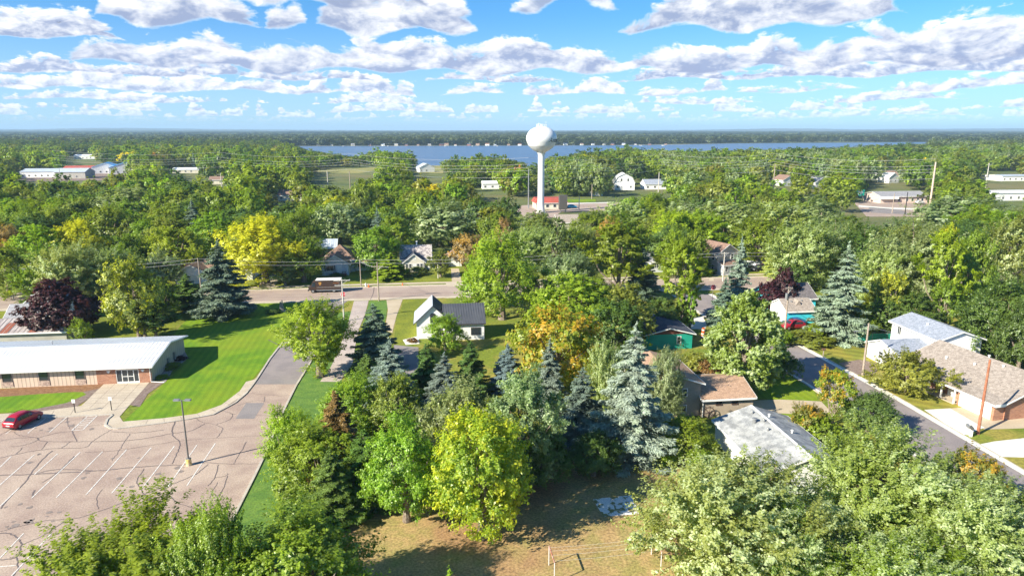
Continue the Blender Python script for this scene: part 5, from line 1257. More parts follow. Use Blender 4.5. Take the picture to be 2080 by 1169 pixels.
wires('overhead_wire', 'pair of wires from the transformer pole to the turquoise house', [(P_['g']-Vector((0, 0, .4)), P_['g']+E1*12+E2*4-Vector((0, 0, 5))), (P_['g']-Vector((0, 0, 2.5)), P_['g']+E1*4+E2*5-Vector((0, 0, 5.5)))], .03, .3)
wires('overhead_wire', 'wire from the bare pole with lamp to the white split house', [(P_['h']-Vector((0, 0, .3)), P_['h']+Vector((11, 7, -4)))], .03, .3)
def far_wire(lb, z, pts, r=.075, sag=3):
    L = []
    for x, y in pts:
        q = G(x, y, z); L.append(q)
    wires('transmission_wire', lb, list(zip(L[:-1], L[1:])), r, sag)
rows = [(347, 'topmost'), (358, 'second'), (364, 'third'), (369, 'fourth'), (380, 'lowest')]
k_ = P_['k']
for i, (yy, w_) in enumerate(rows):
    z = 24-[0, 3.0, 4.6, 6.0, 9.0][i]
    a = [Vector((P_['q'].x-110, P_['q'].y+10, z)), Vector((P_['q'].x, P_['q'].y, z-1)), Vector((P_['s'].x, P_['s'].y, z-1)), Vector((k_.x, k_.y, z)), Vector((P_['p'].x, P_['p'].y, z-1)), Vector((P_['o'].x, P_['o'].y, z)), Vector((P_['l'].x, P_['l'].y, z))]
    wires('transmission_wire', w_+' of the five transmission wires crossing behind the water tower', list(zip(a[:-1], a[1:])), .045, 2.2)

def small(name, label, cat, px, py, z=.02, rz=TA): b_ = G(px, py); return thing(name, label, cat, (b_.x, b_.y, z), rz)
o = small('construction_barrel', 'orange and white striped barrel beside the green house', 'traffic barrel', 1427, 687)
for i in range(5): MB().cyl(0, 0, .05+i*.24, .05+i*.24+.238, .3-.012*i, .29-.012*i, 16).build('band', mat('barrel_orange', (.75, .12, .02)) if i % 2 == 0 else W_TRIM, o)
MB().cyl(0, 0, 0, .048, .42, .42, 16).build('base', M_black, o)
o = small('construction_barrel', 'second striped drum stacked close behind the first', 'traffic barrel', 1428, 679)
for i in range(5): MB().cyl(0, 0, .05+i*.24, .05+i*.24+.238, .3-.012*i, .29-.012*i, 16).build('band', MATS['barrel_orange'] if i % 2 == 0 else W_TRIM, o)
for px, py, lb in ((749, 583, 'small orange marker on the verge near the slim pole'), (818, 580, 'small orange marker on the verge in front of the cream bungalow')):
    o = small('traffic_cone', lb, 'traffic cone', px, py); MB().cyl(0, 0, .05, .75, .2, .04, 12).build('cone', MATS['barrel_orange'], o); MB().box(-.28, -.28, 0, .28, .28, .05).build('base', MATS['barrel_orange'], o)
o = small('fire_hydrant', 'white hydrant on the verge beside the small orange marker', 'hydrant', 743, 582)
MB().lathe([(.2, 0), (.16, .1), (.16, .6), (.22, .62), (.2, .75), (.05, .9), (.01, .9)], 14).build('body', W_TRIM, o); MB().tube([(-.26, 0, .5), (.26, 0, .5)], .08, 8).build('nozzle', W_TRIM, o)
# clothesline
a_, b_ = G(1115, 1147), G(1126, 1169+14); c_ = G(1310, 1142)
o = thing('clothesline', 'rusty framed clothesline with four lines on the dry grass', 'clothesline', (a_.x, a_.y, 0), 0)
RW = mat('rusty_pipe', (.32, .10, .06), (.42, .30, .26), 3, .7)
def lp2(v, z): return (v.x-a_.x, v.y-a_.y, z)
far = c_+Vector((.8, 1.2, 0)); far2 = far+(b_-a_)
for A, B in ((a_, b_), (far, far2)):
    MB().tube([lp2(A, 0), lp2(A, 1.9)], .045, 8).build('post', mat('pale_pipe', (.6, .56, .54)), o); MB().tube([lp2(B, 0), lp2(B, 1.9)], .045, 8).build('post', MATS['pale_pipe'], o)
    MB().tube([lp2(A, 1.9), lp2(B, 1.9)], .06, 8).build('crossbar', RW, o)
for f in (.12, .32, .58, .9):
    A = a_.lerp(b_, f); B = far.lerp(far2, f); n = 8
    MB().tube([(A.x+(B.x-A.x)*i/n-a_.x, A.y+(B.y-A.y)*i/n-a_.y, 1.93-.5*(i/n)*(1-i/n)) for i in range(n+1)], .009, 4, False).build('line', mat('line_cord', (.5, .5, .48)), o)
# swing set frame
o = small('swing_frame', 'rusty red swing frame in front of the bushes', 'swing set', 1402, 915, rz=TA+.1)
for x in (-1.4, 1.4):
    for y in (-.8, .8): MB().tube([(x, y, 0), (x, 0, 2.0)], .045, 6).build('leg', RW, o)
MB().tube([(-1.6, 0, 2.02), (1.6, 0, 2.02)], .05, 6).build('top_bar', RW, o)
for x in (-.8, .5):
    MB().box(x-.22, -.1, .55, x+.22, .1, .59).build('seat', M_black, o); MB().tube([(x-.2, 0, .59), (x-.2, 0, 2)], .012, 4).build('chain', M_metal, o); MB().tube([(x+.2, 0, .59), (x+.2, 0, 2)], .012, 4).build('chain', M_metal, o)
# wagon wheel
o = small('wagon_wheel', 'dark wagon wheel leaning on the tan house wall', 'wagon wheel', 1438, 848, rz=TA)
mb = MB(); n = 28; mb.tube([(.75*math.cos(2*math.pi*i/n), -.25, .8+.75*math.sin(2*math.pi*i/n)) for i in range(n+1)], .055, 6, False); mb.build('rim', mat('dark_iron', (.05, .03, .03)), o)
MB().tube([(0, -.35, .8), (0, -.15, .8)], .13, 10).build('hub', MATS['dark_iron'], o)
for i in range(6): a = math.pi*2*i/6+.3; MB().tube([(.1*math.cos(a), -.25, .8+.1*math.sin(a)), (.72*math.cos(a), -.25, .8+.72*math.sin(a))], .035, 5).build('spoke', MATS['dark_iron'], o)
# mailboxes, bin, planters
for px, py, lb, rz in ((1672, 722, 'dark mailbox on a post on the lawn beside the street', 0), ):
    o = small('mailbox', lb, 'mailbox', px, py); MB().box(-.06, -.06, 0, .06, .06, 1.0).build('post', WOOD, o)
    mb = MB(); mb.ext([(-.3, -.14, 1.0), (-.3, .14, 1.0), (-.3, .14, 1.18), (-.3, .08, 1.29), (-.3, -.08, 1.29), (-.3, -.14, 1.18)], (.6, 0, 0)); mb.build('box', mat('brown_box', (.14, .08, .05)), o)
for px, py, lb in ((1964, 882, 'grey mailbox on thick white post by the driveway mouth, left of the pair'), (1971, 886, 'dark-topped mailbox on white post, right of the pair by the driveway')):
    o = small('mailbox', lb, 'mailbox', px, py, rz=TA+1.2); MB().box(-.16, -.16, 0, .16, .16, .98).build('post', M_concw, o)
    mb = MB(); mb.ext([(-.32, -.16, 1.0), (-.32, .16, 1.0), (-.32, .16, 1.22), (-.32, .08, 1.33), (-.32, -.08, 1.33), (-.32, -.16, 1.22)], (.64, 0, 0)); mb.build('box', M_metal if px < 1967 else mat('dark_box', (.08, .08, .08)), o)
o = small('wheelie_bin', 'dark green wheeled bin against the white garage door', 'bin', 2025, 846, rz=TA+.1)
MB().add([(-.3, -.3, .08), (.3, -.3, .08), (.3, .3, .08), (-.3, .3, .08), (-.36, -.38, 1.05), (.36, -.38, 1.05), (.36, .38, 1.05), (-.36, .38, 1.05)], [(0,3,2,1),(4,5,6,7),(0,1,5,4),(1,2,6,5),(2,3,7,6),(3,0,4,7)]).build('body', mat('bin_green', (.02, .06, .04), rough=.5), o)
MB().add([(-.38, -.42, 1.06), (.38, -.42, 1.06), (.38, .4, 1.06), (-.38, .4, 1.06), (-.34, -.36, 1.16), (.34, -.36, 1.16), (.34, .34, 1.2), (-.34, .34, 1.2)], [(0,3,2,1),(4,5,6,7),(0,1,5,4),(1,2,6,5),(2,3,7,6),(3,0,4,7)]).build('lid', MATS['bin_green'], o)
for y in (-.3, .3): MB().tube([(y-.04, .36, .1), (y+.04, .36, .1)], .1, 12).build('wheel', M_black, o)
# stone monument on the lawn
o = small('stone_monument', 'upright grey stone on the lawn ringed by small shrubs', 'monument', 573, 632)
MB().add([(-.5, -.3, 0), (.5, -.3, 0), (.5, .3, 0), (-.5, .3, 0), (-.36, -.2, 2.0), (.16, -.2, 2.5), (.2, .2, 2.4), (-.3, .2, 2.1)], [(0,3,2,1),(4,5,6,7),(0,1,5,4),(1,2,6,5),(2,3,7,6),(3,0,4,7)]).build('stone', mat('monument_stone', (.30, .28, .25), (.22, .2, .18), 2, .9, .2, 8), o, bevel=.08)
MB().box(-.8, -.55, 0, .8, .55, .14).build('plinth', M_conc, o)
# chain link fence with green screen
SCR = mat('green_windscreen', (.03, .26, .20), (.02, .22, .17), .8, .8); GRY = mat('chain_link', (.22, .23, .22), (.28, .29, .28), 20, .7)
for pts, lb in ((((1693, 694), (1740, 696), (1830, 697)), 'chain link fence with green screening above the striped lawn'), (((1996, 678), (2040, 700), (2075, 712)), 'fence section with teal screening right of the white split house')):
    V = [G(*p) for p in pts]; o = thing('fence', lb, 'fence', tuple(V[0]))
    for i in range(len(V)-1):
        A, B = V[i]-V[0], V[i+1]-V[0]; green = not (i == 0 and len(V) == 3 and pts[0][0] < 1800 and pts[i+1][0] < 1745)
        nn = E2*.02
        MB().add([A+nn, B+nn, B+nn+Vector((0,0,1.8)), A+nn+Vector((0,0,1.8)), A-nn, B-nn, B-nn+Vector((0,0,1.8)), A-nn+Vector((0,0,1.8))], [(0,1,2,3),(7,6,5,4),(0,4,5,1),(3,2,6,7)]).build('screen' if green else 'mesh_panel', SCR if green else GRY, o)
        m = max(1, int((B-A).length/2.5)); tb = MB(); tb.tube([A+Vector((0,0,1.83)), B+Vector((0,0,1.83))], .035, 6); tb.build('rail', M_metal, o)
        for k in range(m+1):
            q = A.lerp(B, k/m); MB().cyl(q.x, q.y-.05, 0, 1.9, .04, sides=6).build('post', M_metal, o)
o = small('highway_sign', 'green highway sign on posts left of the commercial building', 'sign', 1746, 409)
MB().box(-2.2, -.05, 3.0, 2.2, .05, 6.0).build('sign_plate', mat('sign_green', (.0, .36, .27), rough=.5), o)
for x in (-1.6, 1.6): MB().box(x-.12, .06, 0, x+.12, .2, 6).build('post', M_metal, o)
mb = MB()
for z, a, b in ((5.2, -1.6, -.2), (5.2, .2, 1.2), (4.5, -1.2, 1.4), (3.8, -1.6, .6)): mb.box(a, -.08, z-.18, b, -.052, z+.18)
mb.build('lettering', W_TRIM, o)
o = small('backboard', 'dark square tank standing right of the red roofed shop', 'tank', 1143, 432)
MB().box(-1.8, -1.2, 1.5, 1.8, 1.2, 8.0).build('panel', mat('dark_panel', (.09, .085, .08)), o)
for x in (-1.2, 1.2): MB().box(x-.15, -.15, 0, x+.15, .15, 1.5).build('leg', M_metal, o)
# benches / dish on the cream bungalow lawn
o = small('satellite_dish', 'white dish on a pole in front of the cream bungalow', 'satellite dish', 873, 556)
MB().cyl(0, 0, 0, 1.9, .05, sides=6).build('pole', M_metal, o)
mb = MB().lathe([(.0, 0), (.25, .04), (.45, .14), (.47, .16), (.25, .07), (.0, .03)], 20); d_ = mb.build('dish', W_TRIM, o, True); d_.rotation_euler = (math.radians(65), 0, .3); d_.location = (0, -.08, 2.0)
o = small('satellite_dish', 'white dish on the near corner of the cream bungalow', 'satellite dish', 815, 556)
MB().cyl(0, 0, 0, 1.6, .05, sides=6).build('pole', M_metal, o); d2 = bpy.data.objects.new('dish', d_.data); C.objects.link(d2); d2.parent = o; d2.rotation_euler = (math.radians(65), 0, -.2); d2.location = (0, -.08, 1.7)
# bird
b_ = G(175, 52, 60); b_ = Vector((-75, 120, CAM_H+120*.1434))
o = MB().add([(0, -.25, 0), (0, .3, 0), (.5, .05, .18), (1.0, -.05, .05), (-.5, .05, .18), (-1.0, -.05, .05), (.08, 0, -.1), (-.08, 0, -.1)], [(0, 2, 1), (2, 3, 1), (0, 1, 4), (4, 1, 5), (0, 6, 1), (0, 1, 7), (6, 0, 7)]).build('flying_bird', mat('bird_black', (.02, .02, .02)))
o.location = b_; o.scale = (.45,)*3; tag(o, 'tiny dark bird flying high among the clouds', 'bird')
# pots and porch things
for px, py, lb in ((1949, 797, 'low planter bowl at the left end of the brick house porch'), (1977, 812, 'straw-coloured round bush planter on the brick house porch')):
    o = small('planter', lb, 'planter', px, py, .12); MB().lathe([(.01, 0), (.3, 0), (.42, .3), (.38, .3), (.3, .22), (.01, .22)], 14).build('bowl', mat('clay', (.22, .14, .1)), o)
for x, y in ((0, 0),):
    pass
# docks on the far shore
for i, px in enumerate((700, 790, 905, 960, 1010, 1300, 1345)):
    b_ = G(px, 297.2 if px < 1200 else 296.0)
    MB().box(-1.5, -16, .2, 1.5, 2, .9).build('plank_deck', M_concw).name = 'boat_dock'
    o = C.objects['boat_dock'] if i == 0 else o
    o = list(C.objects)[-1]; o.location = (b_.x, b_.y, .3)
    tag(o, ['first', 'second', 'third', 'fourth', 'fifth', 'sixth', 'seventh'][i]+' pale boat dock along the far shore, counted from the lake\'s west end', 'dock', 'docks on the far shore')
# ------------------------------------------------------------------ trees in the photo, by hand
# foreground, bottom left
T('shooty', 230, 1028, 400, 'green', h=11, label='broad green maple with upright shoots beside the parking lot, bottom corner')
T('shooty', 412, 990, 190, 'green', h=12.5, label='taller green maple with upright shoots next to the parking lot')
T('maple', 600, 1010, 300, 'green', h=11, label='big mid-green maple at the bottom, right of the upright-shooted ones')
T('spruce', 912, 1146, 100, 'bright green', h=8, label='tip of a bright green conifer at the bottom edge')
T('gold', 980, 822, 215, 'yellow-green', b=1092, label='large yellow-green tree standing out over the dry meadow')
T('maple', 826, 826, 165, 'bright green', b=1058, label='fresh green maple with thin trunk left of the large yellow-green tree')
T('maple', 935, 752, 170, 'grey-green', b=985, label='dull green maple behind the large yellow-green tree')
T('ash', 1062, 742, 175, 'grey-green', b=985, label='grey-green silvery tree behind and right of the yellow-green one')
T('ash', 595, 815, 110, 'yellow-green', b=985, label='yellow-green tree leaning over the parking lot edge')
T('maple', 655, 850, 190, 'green', b=1010, label='bushy green maple at the parking lot edge')
T('spruce', 678, 905, 110, 'dark green', b=1060, label='dark dull spruce below the bushy green maple')
T('spruce', 690, 780, 110, 'rusty brown', b=985, label='browning spruce with rusty needles behind the bushy maple')
T('maple', 722, 750, 140, 'bright green', b=905, label='bright green maple above the browning spruce')
T('spruce', 745, 860, 110, 'dark green', b=1030, label='shaded dark spruce left of the fresh green maple')
T('ash', 806, 756, 115, 'olive', b=905, label='olive tree below the blue spruces near the farmhouse')
T('maple', 1030, 880, 140, 'dark green', b=1010, label='shady dark green tree right behind the yellow-green one')
T('maple', 1100, 850, 110, 'dark green', b=985, label='dark green tree at the meadow edge under the blue spruce')
# spruces and yard trees in the middle
T('spruce', 763, 608, 92, 'blue-green', b=748, label='green spruce between the two driveways')
T('spruce', 797, 683, 112, 'blue', b=845, label='blue spruce right of the green driveway spruce')
T('spruce', 748, 712, 70, 'dark green', b=800, label='dark little spruce at the foot of the driveway')
T('spruce', 868, 690, 75, 'dark green', b=815, label='dark green spruce in front of the farmhouse')
T('spruce', 905, 712, 92, 'blue', b=855, label='rounded blue spruce below the farmhouse')
T('spruce', 958, 685, 70, 'dark green', b=800, label='dark spruce at the right corner of the farmhouse')
T('spruce', 1031, 695, 70, 'blue', b=790, label='small blue spruce left of the orange-tinged tree')
T('spruce', 1115, 684, 76, 'blue', b=845, label='slim blue spruce below the orange-tinged tree')
T('spruce', 1180, 734, 98, 'blue', b=915, label='stout blue spruce in the centre of the grove')
T('spruce', 1280, 650, 150, 'silver-blue', b=935, label='tallest silver-blue spruce left of the tan house')
T('silver', 1235, 672, 95, 'pale green', b=850, label='pale silvery tree just left of the tall silver spruce')
T('silver', 1345, 690, 80, 'grey-green', b=850, label='silvery tree against the tan house wall')
T('maple', 905, 634, 84, 'bright green', b=712, label='bright green tree in front of the farmhouse wall')
T('ash', 650, 598, 152, 'golden green', b=765, label='large golden green street tree overhanging the side street')
T('autumn', 1130, 612, 190, 'golden green', b=790, label='broad tree turning orange and yellow in the middle')
T('maple', 1165, 545, 190, 'golden green', b=700, label='big lime green tree above the orange-tinged one')
T('maple', 1265, 568, 130, 'olive', b=705, label='olive tree right of the big lime green one')
T('maple', 1250, 600, 120, 'dark green', b=720, label='dark shaded tree behind the orange-tinged one')
T('cottonwood', 1020, 456, 150, 'bright green', b=648, label='very large rich green oak right of the farmhouse')
T('ash', 968, 520, 80, 'bright green', b=625, label='lower green tree joined to the large oak, left side')
T('ash', 1095, 540, 90, 'bright green', b=640, label='lower green tree joined to the large oak, right side')
T('oval', 1508, 584, 150, 'white-green', b=792, label='large oval maple with whitish leaf tips beside the street')
T('shrub', 1592, 706, 62, 'dark green', b=768, label='dark round shrub beside the street')
T('shrub', 1412, 708, 78, 'olive', b=765, label='olive bush mass above the tan house roof')
T('shrub', 1435, 725, 60, 'rusty brown', b=772, label='brownish bush beside the terracotta roof')
T('pine', 1386, 478, 112, 'golden green', b=650, label='layered golden pine beside the main road')
T('pine', 1255, 440, 150, 'green', b=610, label='broad dark-layered pine across the main road')
T('column', 1382, 594, 26, 'bright green', b=668, label='first of two slim columnar evergreens behind the green house')
T('column', 1401, 590, 26, 'bright green', b=668, label='second of two slim columnar evergreens behind the green house')
T('maple', 1338, 600, 80, 'dark green', b=672, label='dark tree right behind the green house')
T('spruce', 1302, 498, 70, 'blue-green', b=606, label='grey-green spruce at the roadside above the olive tree')
T('spruce', 1497, 473, 46, 'silver-blue', b=622, label='narrow drooping silver spruce in front of the grey farmhouse')
T('spruce', 1468, 560, 60, 'blue-green', b=665, label='thin dull spruce beside the whitish maple')
T('spruce', 1704, 488, 105, 'silver-blue', b=690, label='tall silvery spruce right of the turquoise house')
T('spruce', 455, 482, 105, 'blue-green', b=640, label='big grey-blue spruce on the mown lawn')
T('spruce', 384, 553, 66, 'dark green', b=628, label='dark fir left of the big lawn spruce')
T('dome', 128, 562, 130, 'purple', b=680, label='dark purple domed maple behind the hall')
T('ash', 170, 641, 44, 'bright green', b=705, label='small bright sapling in front of the purple maple')
T('gold', 285, 515, 120, 'olive', b=690, label='yellow-olive ash behind the hall')
T('pine', 296, 585, 100, 'olive', b=690, label='bushy cedar below the yellow-olive ash')
T('column', 347, 575, 28, 'yellow-green', b=640, label='narrow yellow-green cedar beside the dark fir')
T('ash', 332, 560, 70, 'dark green', b=650, label='dark tree between the olive ash and the dark fir')
T('dome', 1588, 540, 55, 'purple', b=625, label='upper purple-leaved tree above the turquoise house')
T('dome', 1562, 570, 66, 'purple', b=630, label='lower purple-leaved tree left of the turquoise house roof')
T('maple', 1612, 515, 75, 'dark green', b=588, label='dark round tree above the dark grey roof')
T('pine', 318, 612, 90, 'dark green', b=688, label='dark cedar between the yellow-olive ash and the lawn')
T('ash', 240, 560, 60, 'olive', b=655, label='olive tree left of the yellow-olive ash')
# right yards
T('multistem', 1690, 740, 92, 'golden green', b=862, label='pale-stemmed open tree on the near side of the street')
T('spread', 1838, 706, 150, 'olive', b=796, label='wide spreading olive tree in front of the white split house')
T('maple', 1762, 790, 110, 'dark green', b=880, label='dark bushy tree beside the residential street')
T('autumn', 1635, 815, 75, 'olive', b=895, label='small tree with orange leaves beside the tan house drive')
T('shrub', 1655, 830, 110, 'green', b=900, label='green bush mass by the grey-roofed house')
T('shrub', 1640, 672, 95, 'olive', b=697, label='low olive hedge mound below the turquoise garage')
T('shrub', 1575, 655, 60, 'green', b=700, label='low green bushes behind the whitish maple')
T('shrub', 1655, 655, 50, 'green', b=690, label='green bush at the foot of the tall silvery spruce')
T('maple', 1745, 615, 70, 'green', b=688, label='round green tree right of the tall silvery spruce')
T('pine', 1905, 450, 105, 'yellow-green', b=665, label='tall pine-like tree with yellow top at right')
T('gold', 1908, 449, 62, 'yellow', b=600, label='golden tree top glowing among the right-hand trees')
T('maple', 2022, 545, 165, 'dark green', b=735, label='big dark green tree with bare leaning trunk at right')
T('maple', 1960, 455, 90, 'green', b=650, label='rich green tree right of the golden-topped one')
T('silver', 1840, 428, 175, 'grey-green', b=620, label='very wide silvery tree left of the golden-topped one')
T('gold', 1800, 540, 100, 'olive', b=672, label='pale straggly tree below the very wide silvery one')
T('maple', 1850, 590, 110, 'dark green', b=690, label='dark tree beneath the silvery one near the fence')
T('silver', 2050, 410, 150, 'olive', b=600, label='pale straggly gold-tinged tree at the right edge')
T('maple', 2065, 600, 110, 'dark green', b=760, label='dark tree at the right edge behind the brick house')
T('pine', 1975, 600, 60, 'green', b=700, label='green pine behind the white split house')
T('pine', 1915, 560, 70, 'green', b=680, label='pine with bare trunk above the white split house')
T('shrub', 1990, 688, 80, 'bright green', b=720, label='bright bush behind the white split house, near the screen fence')
T('shrub', 2062, 705, 60, 'bright green', b=735, label='bright bush at the right edge above the brick house')
# foreground silver maples, bottom right
T('silver', 1496, 882, 365, 'pale green', h=13, label='huge silvery maple filling the bottom right of centre')
T('silver', 1800, 846, 320, 'pale green', h=12.5, label='huge silvery maple beside the residential street')
T('silver', 2010, 935, 300, 'pale green', h=11.5, label='large silvery green maple in the bottom right corner')
T('silver', 1610, 1010, 190, 'bright green', h=9, label='lower silvery maple between the two huge ones')
T('silver', 1850, 1060, 330, 'bright green', h=9, label='bright green maple at the bottom edge under the silvery ones')
T('autumn', 1980, 905, 120, 'olive', h=7, label='small orange-leaved tree between silvery maples and driveway')
T('maple', 1390, 838, 110, 'green', b=925, label='dark green bushy tree against the tan house')
T('maple', 1345, 880, 80, 'yellow-green', b=940, label='small yellow-green tree at the foot of the tall silver spruce')
T('maple', 1205, 875, 115, 'dark green', b=965, label='dark bushy tree at the meadow edge under the stout blue spruce')
T('shrub', 1420, 905, 70, 'green', b=955, label='low bushes behind the swing frame')
T('gold', 1205, 715, 55, 'yellow', b=800, label='narrow yellow tree between the blue spruces')
T('shrub', 1200, 850, 60, 'bright green', b=900, label='bright green shrub in the grove under the stout blue spruce')
T('shrub', 348, 735, 36, 'green', b=748, label='low shrub bed at the white hall corner, upper one')
T('shrub', 330, 760, 30, 'green', b=768, label='low shrub bed at the white hall corner, lower one')
T('shrub', 364, 722, 30, 'purple', b=731, label='reddish low shrub at the far corner of the white hall')
T('shrub', 555, 626, 30, 'dark green', b=636, label='dark low shrub left of the stone monument')
T('shrub', 592, 626, 26, 'dark green', b=636, label='dark low shrub right of the stone monument')
T('shrub', 683, 553, 30, 'dark green', b=563, label='clipped shrub under the grey bungalow window')
T('shrub', 845, 540, 48, 'olive', b=558, label='tangle of shrubs in front of the cream bungalow')
T('shrub', 838, 685, 24, 'rusty brown', b=694, label='red flowering bush at the farmhouse corner')
T('shrub', 70, 600, 60, 'dark green', b=625, label='dark bush beside the small white gabled house')
# beyond the main road, first row
T('spruce', 795, 512, 62, 'bright green', b=566, label='bright green fir right of the crossarm pole')
T('maple', 765, 455, 100, 'bright green', b=548, label='round bright green maple behind the bright fir')
T('gold', 540, 430, 160, 'yellow', b=575, label='large glowing yellow tree beside the driveway')
T('ash', 492, 470, 80, 'golden green', b=565, label='yellowish tree behind the big lawn spruce')
T('cottonwood', 618, 470, 100, 'green', b=572, label='tall green tree right of the large yellow one')
T('ash', 580, 520, 60, 'grey-green', b=578, label='small grey-green tree in front of the large yellow one')
T('ash', 895, 505, 50, 'olive', b=562, label='thin olive tree right of the cream bungalow')
T('autumn', 952, 472, 76, 'tan orange', b=545, label='tan-orange tree behind the little white garage')
T('spruce', 765, 418, 38, 'blue', h=14, label='narrow blue spruce poking above the woods behind the bungalows')
T('silver', 150, 478, 140, 'pale green', b=608, label='broad pale green tree behind the purple maple')
T('silver', 225, 492, 110, 'pale green', b=600, label='pale green tree right behind the broad one by the road')
T('maple', 20, 490, 110, 'green', b=600, label='green tree at the left edge across the road')
T('ash', 70, 540, 70, 'green', b=612, label='mid green tree near the pale pole at left')
T('maple', 190, 530, 60, 'dark green', b=608, label='dark tree directly behind the purple maple')
T('maple', 360, 455, 130, 'golden green', b=560, label='golden green tree behind the white garage house')
T('silver', 330, 500, 80, 'grey-green', b=585, label='pale tree left of the white garage house')
T('ash', 270, 470, 100, 'green', b=570, label='green tree behind the yellow-olive ash')
T('autumn', 22, 448, 90, 'tan orange', b=545, label='tan-orange tree at the left edge')
T('gold', 170, 440, 110, 'yellow', b=545, label='yellow tree behind the pale green pair')
T('maple', 90, 450, 110, 'yellow-green', b=555, label='lime tree between the tan-orange and yellow ones')
T('spruce', 178, 455, 50, 'dark green', b=530, label='small dark spruce in front of the yellow tree')
T('maple', 300, 440, 70, 'bright green', b=530, label='rich green tree behind the road, above the olive ash')
T('pine', 268, 438, 50, 'olive', b=520, label='dull pine behind the yellow tree')
T('silver', 1150, 500, 110, 'grey-green', b=600, label='dull grey-green tree between oak and pine')
T('pine', 1130, 440, 55, 'grey-green', b=560, label='thin dark pine below the water tower')
T('maple', 1200, 560, 90, 'green', b=615, label='roadside green tree behind the lime one')
T('maple', 1365, 458, 70, 'bright green', b=565, label='bright green tree behind the layered pine')
T('maple', 1410, 460, 60, 'green', b=560, label='green tree right behind the layered pine')
T('spruce', 1425, 500, 45, 'dark green', b=558, label='dark spruce at the left wall of the grey farmhouse')
T('silver', 1620, 430, 150, 'pale green', b=580, label='pale large tree right of the grey farmhouse')
T('cottonwood', 1540, 430, 120, 'green', b=540, label='tall dark green tree behind the farmhouse cars')
T('spruce', 1580, 480, 60, 'pale green', b=560, label='pale green spruce right of the farmhouse cars')
T('silver', 1690, 430, 120, 'grey-green', b=560, label='pale tree behind the tall silvery spruce')
T('cottonwood', 1750, 440, 110, 'dark green', b=580, label='dark tree between the two silvery giants')
T('silver', 1780, 480, 120, 'pale green', b=625, label='pale green tree right of the tall silvery spruce')
T('maple', 1800, 600, 80, 'dark green', b=680, label='dark undergrowth tree by the green screening')

for row in (
 ('silver', 1262, 398, 130, 'pale green', 16, 'pale silvery tree in the middle band, left of the dark-leaved one'), ('cottonwood', 1205, 418, 110, 'green', 14, 'rich green tree between water tower foot and the pale silvery one'),
 ('maple', 1325, 404, 110, 'golden green', 15, 'golden green tree between two pale silvery ones beyond the road'), ('silver', 1392, 395, 120, 'grey-green', 16, 'grey-green silvery tree right of the golden green one, middle band'),
 ('silver', 1475, 392, 160, 'pale green', 17, 'largest pale silvery tree of the middle band above the grey farmhouse'), ('silver', 1580, 398, 150, 'pale green', 16, 'second large pale tree above the farmhouse cars'),
 ('cottonwood', 1660, 392, 130, 'grey-green', 16, 'grey-green tree left of the far street opening'), ('silver', 1840, 440, 150, 'pale green', 15, 'windblown pale tree just below the far street'),
 ('silver', 1950, 382, 170, 'grey-green', 17, 'large grey-green windblown tree right of the very tall pale pole'), ('cottonwood', 255, 372, 140, 'grey-green', 18, 'largest tall tree in the woods at left'),
 ('maple', 440, 424, 120, 'bright green', 14, 'fresh green tree behind and left of the glowing yellow one'), ('silver', 895, 398, 140, 'grey-green', 16, 'big rounded grey-green tree above the cream bungalow'),
 ('silver', 688, 402, 110, 'grey-green', 15, 'grey-green tree above the grey bungalow'), ('maple', 800, 432, 90, 'green', 13, 'round green tree between the narrow blue spruce and the big rounded one'),
 ('ash', 1090, 425, 110, 'grey-green', 12, 'thin grey-green tree hiding the foot of the water tower'), ('autumn', 1240, 432, 60, 'tan orange', 13, 'orange-topped tree below the pale silvery one, middle band'),
 ('autumn', 1022, 436, 40, 'tan orange', 12, 'small orange tree left of the water tower foot'), ('maple', 1160, 455, 100, 'green', 12, 'green tree at the right side of the tower foot'),
 ('cottonwood', 605, 418, 100, 'green', 15, 'tall green tree behind the glowing yellow one'), ('maple', 55, 400, 150, 'yellow-green', 14, 'broad lime tree in the woods at the left edge'), ('maple', 1010, 425, 90, 'green', 13, 'green tree left of the tower behind the large oak')):
    T(row[0], row[1], row[2], row[3], row[4], h=row[5], label=row[6])

# ------------------------------------------------------------------ trees of the woods, scattered where the photo has woods
def poly_in(x, y, P):
    c = False; j = len(P)-1
    for i in range(len(P)):
        if (P[i][1] > y) != (P[j][1] > y) and x < (P[j][0]-P[i][0])*(y-P[i][1])/(P[j][1]-P[i][1])+P[i][0]: c = not c
        j = i
    return c
LAKE = [(585, 297.2), (900, 296.6), (1240, 295.6), (1500, 291.5), (1880, 289), (1905, 293), (1700, 302), (1500, 307), (1290, 316), (1180, 332), (1100, 341), (1000, 336), (900, 336), (850, 338), (740, 330), (640, 309)]
SKY = [(0, 276), (560, 283), (620, 303), (720, 317), (760, 303), (840, 303), (856, 334), (900, 324), (980, 313), (1060, 327), (1090, 333), (1120, 316), (1190, 306), (1262, 302), (1275, 290), (1290, 302), (1400, 305), (1500, 304), (1700, 299.5), (1880, 291), (1905, 284), (2080, 272)]
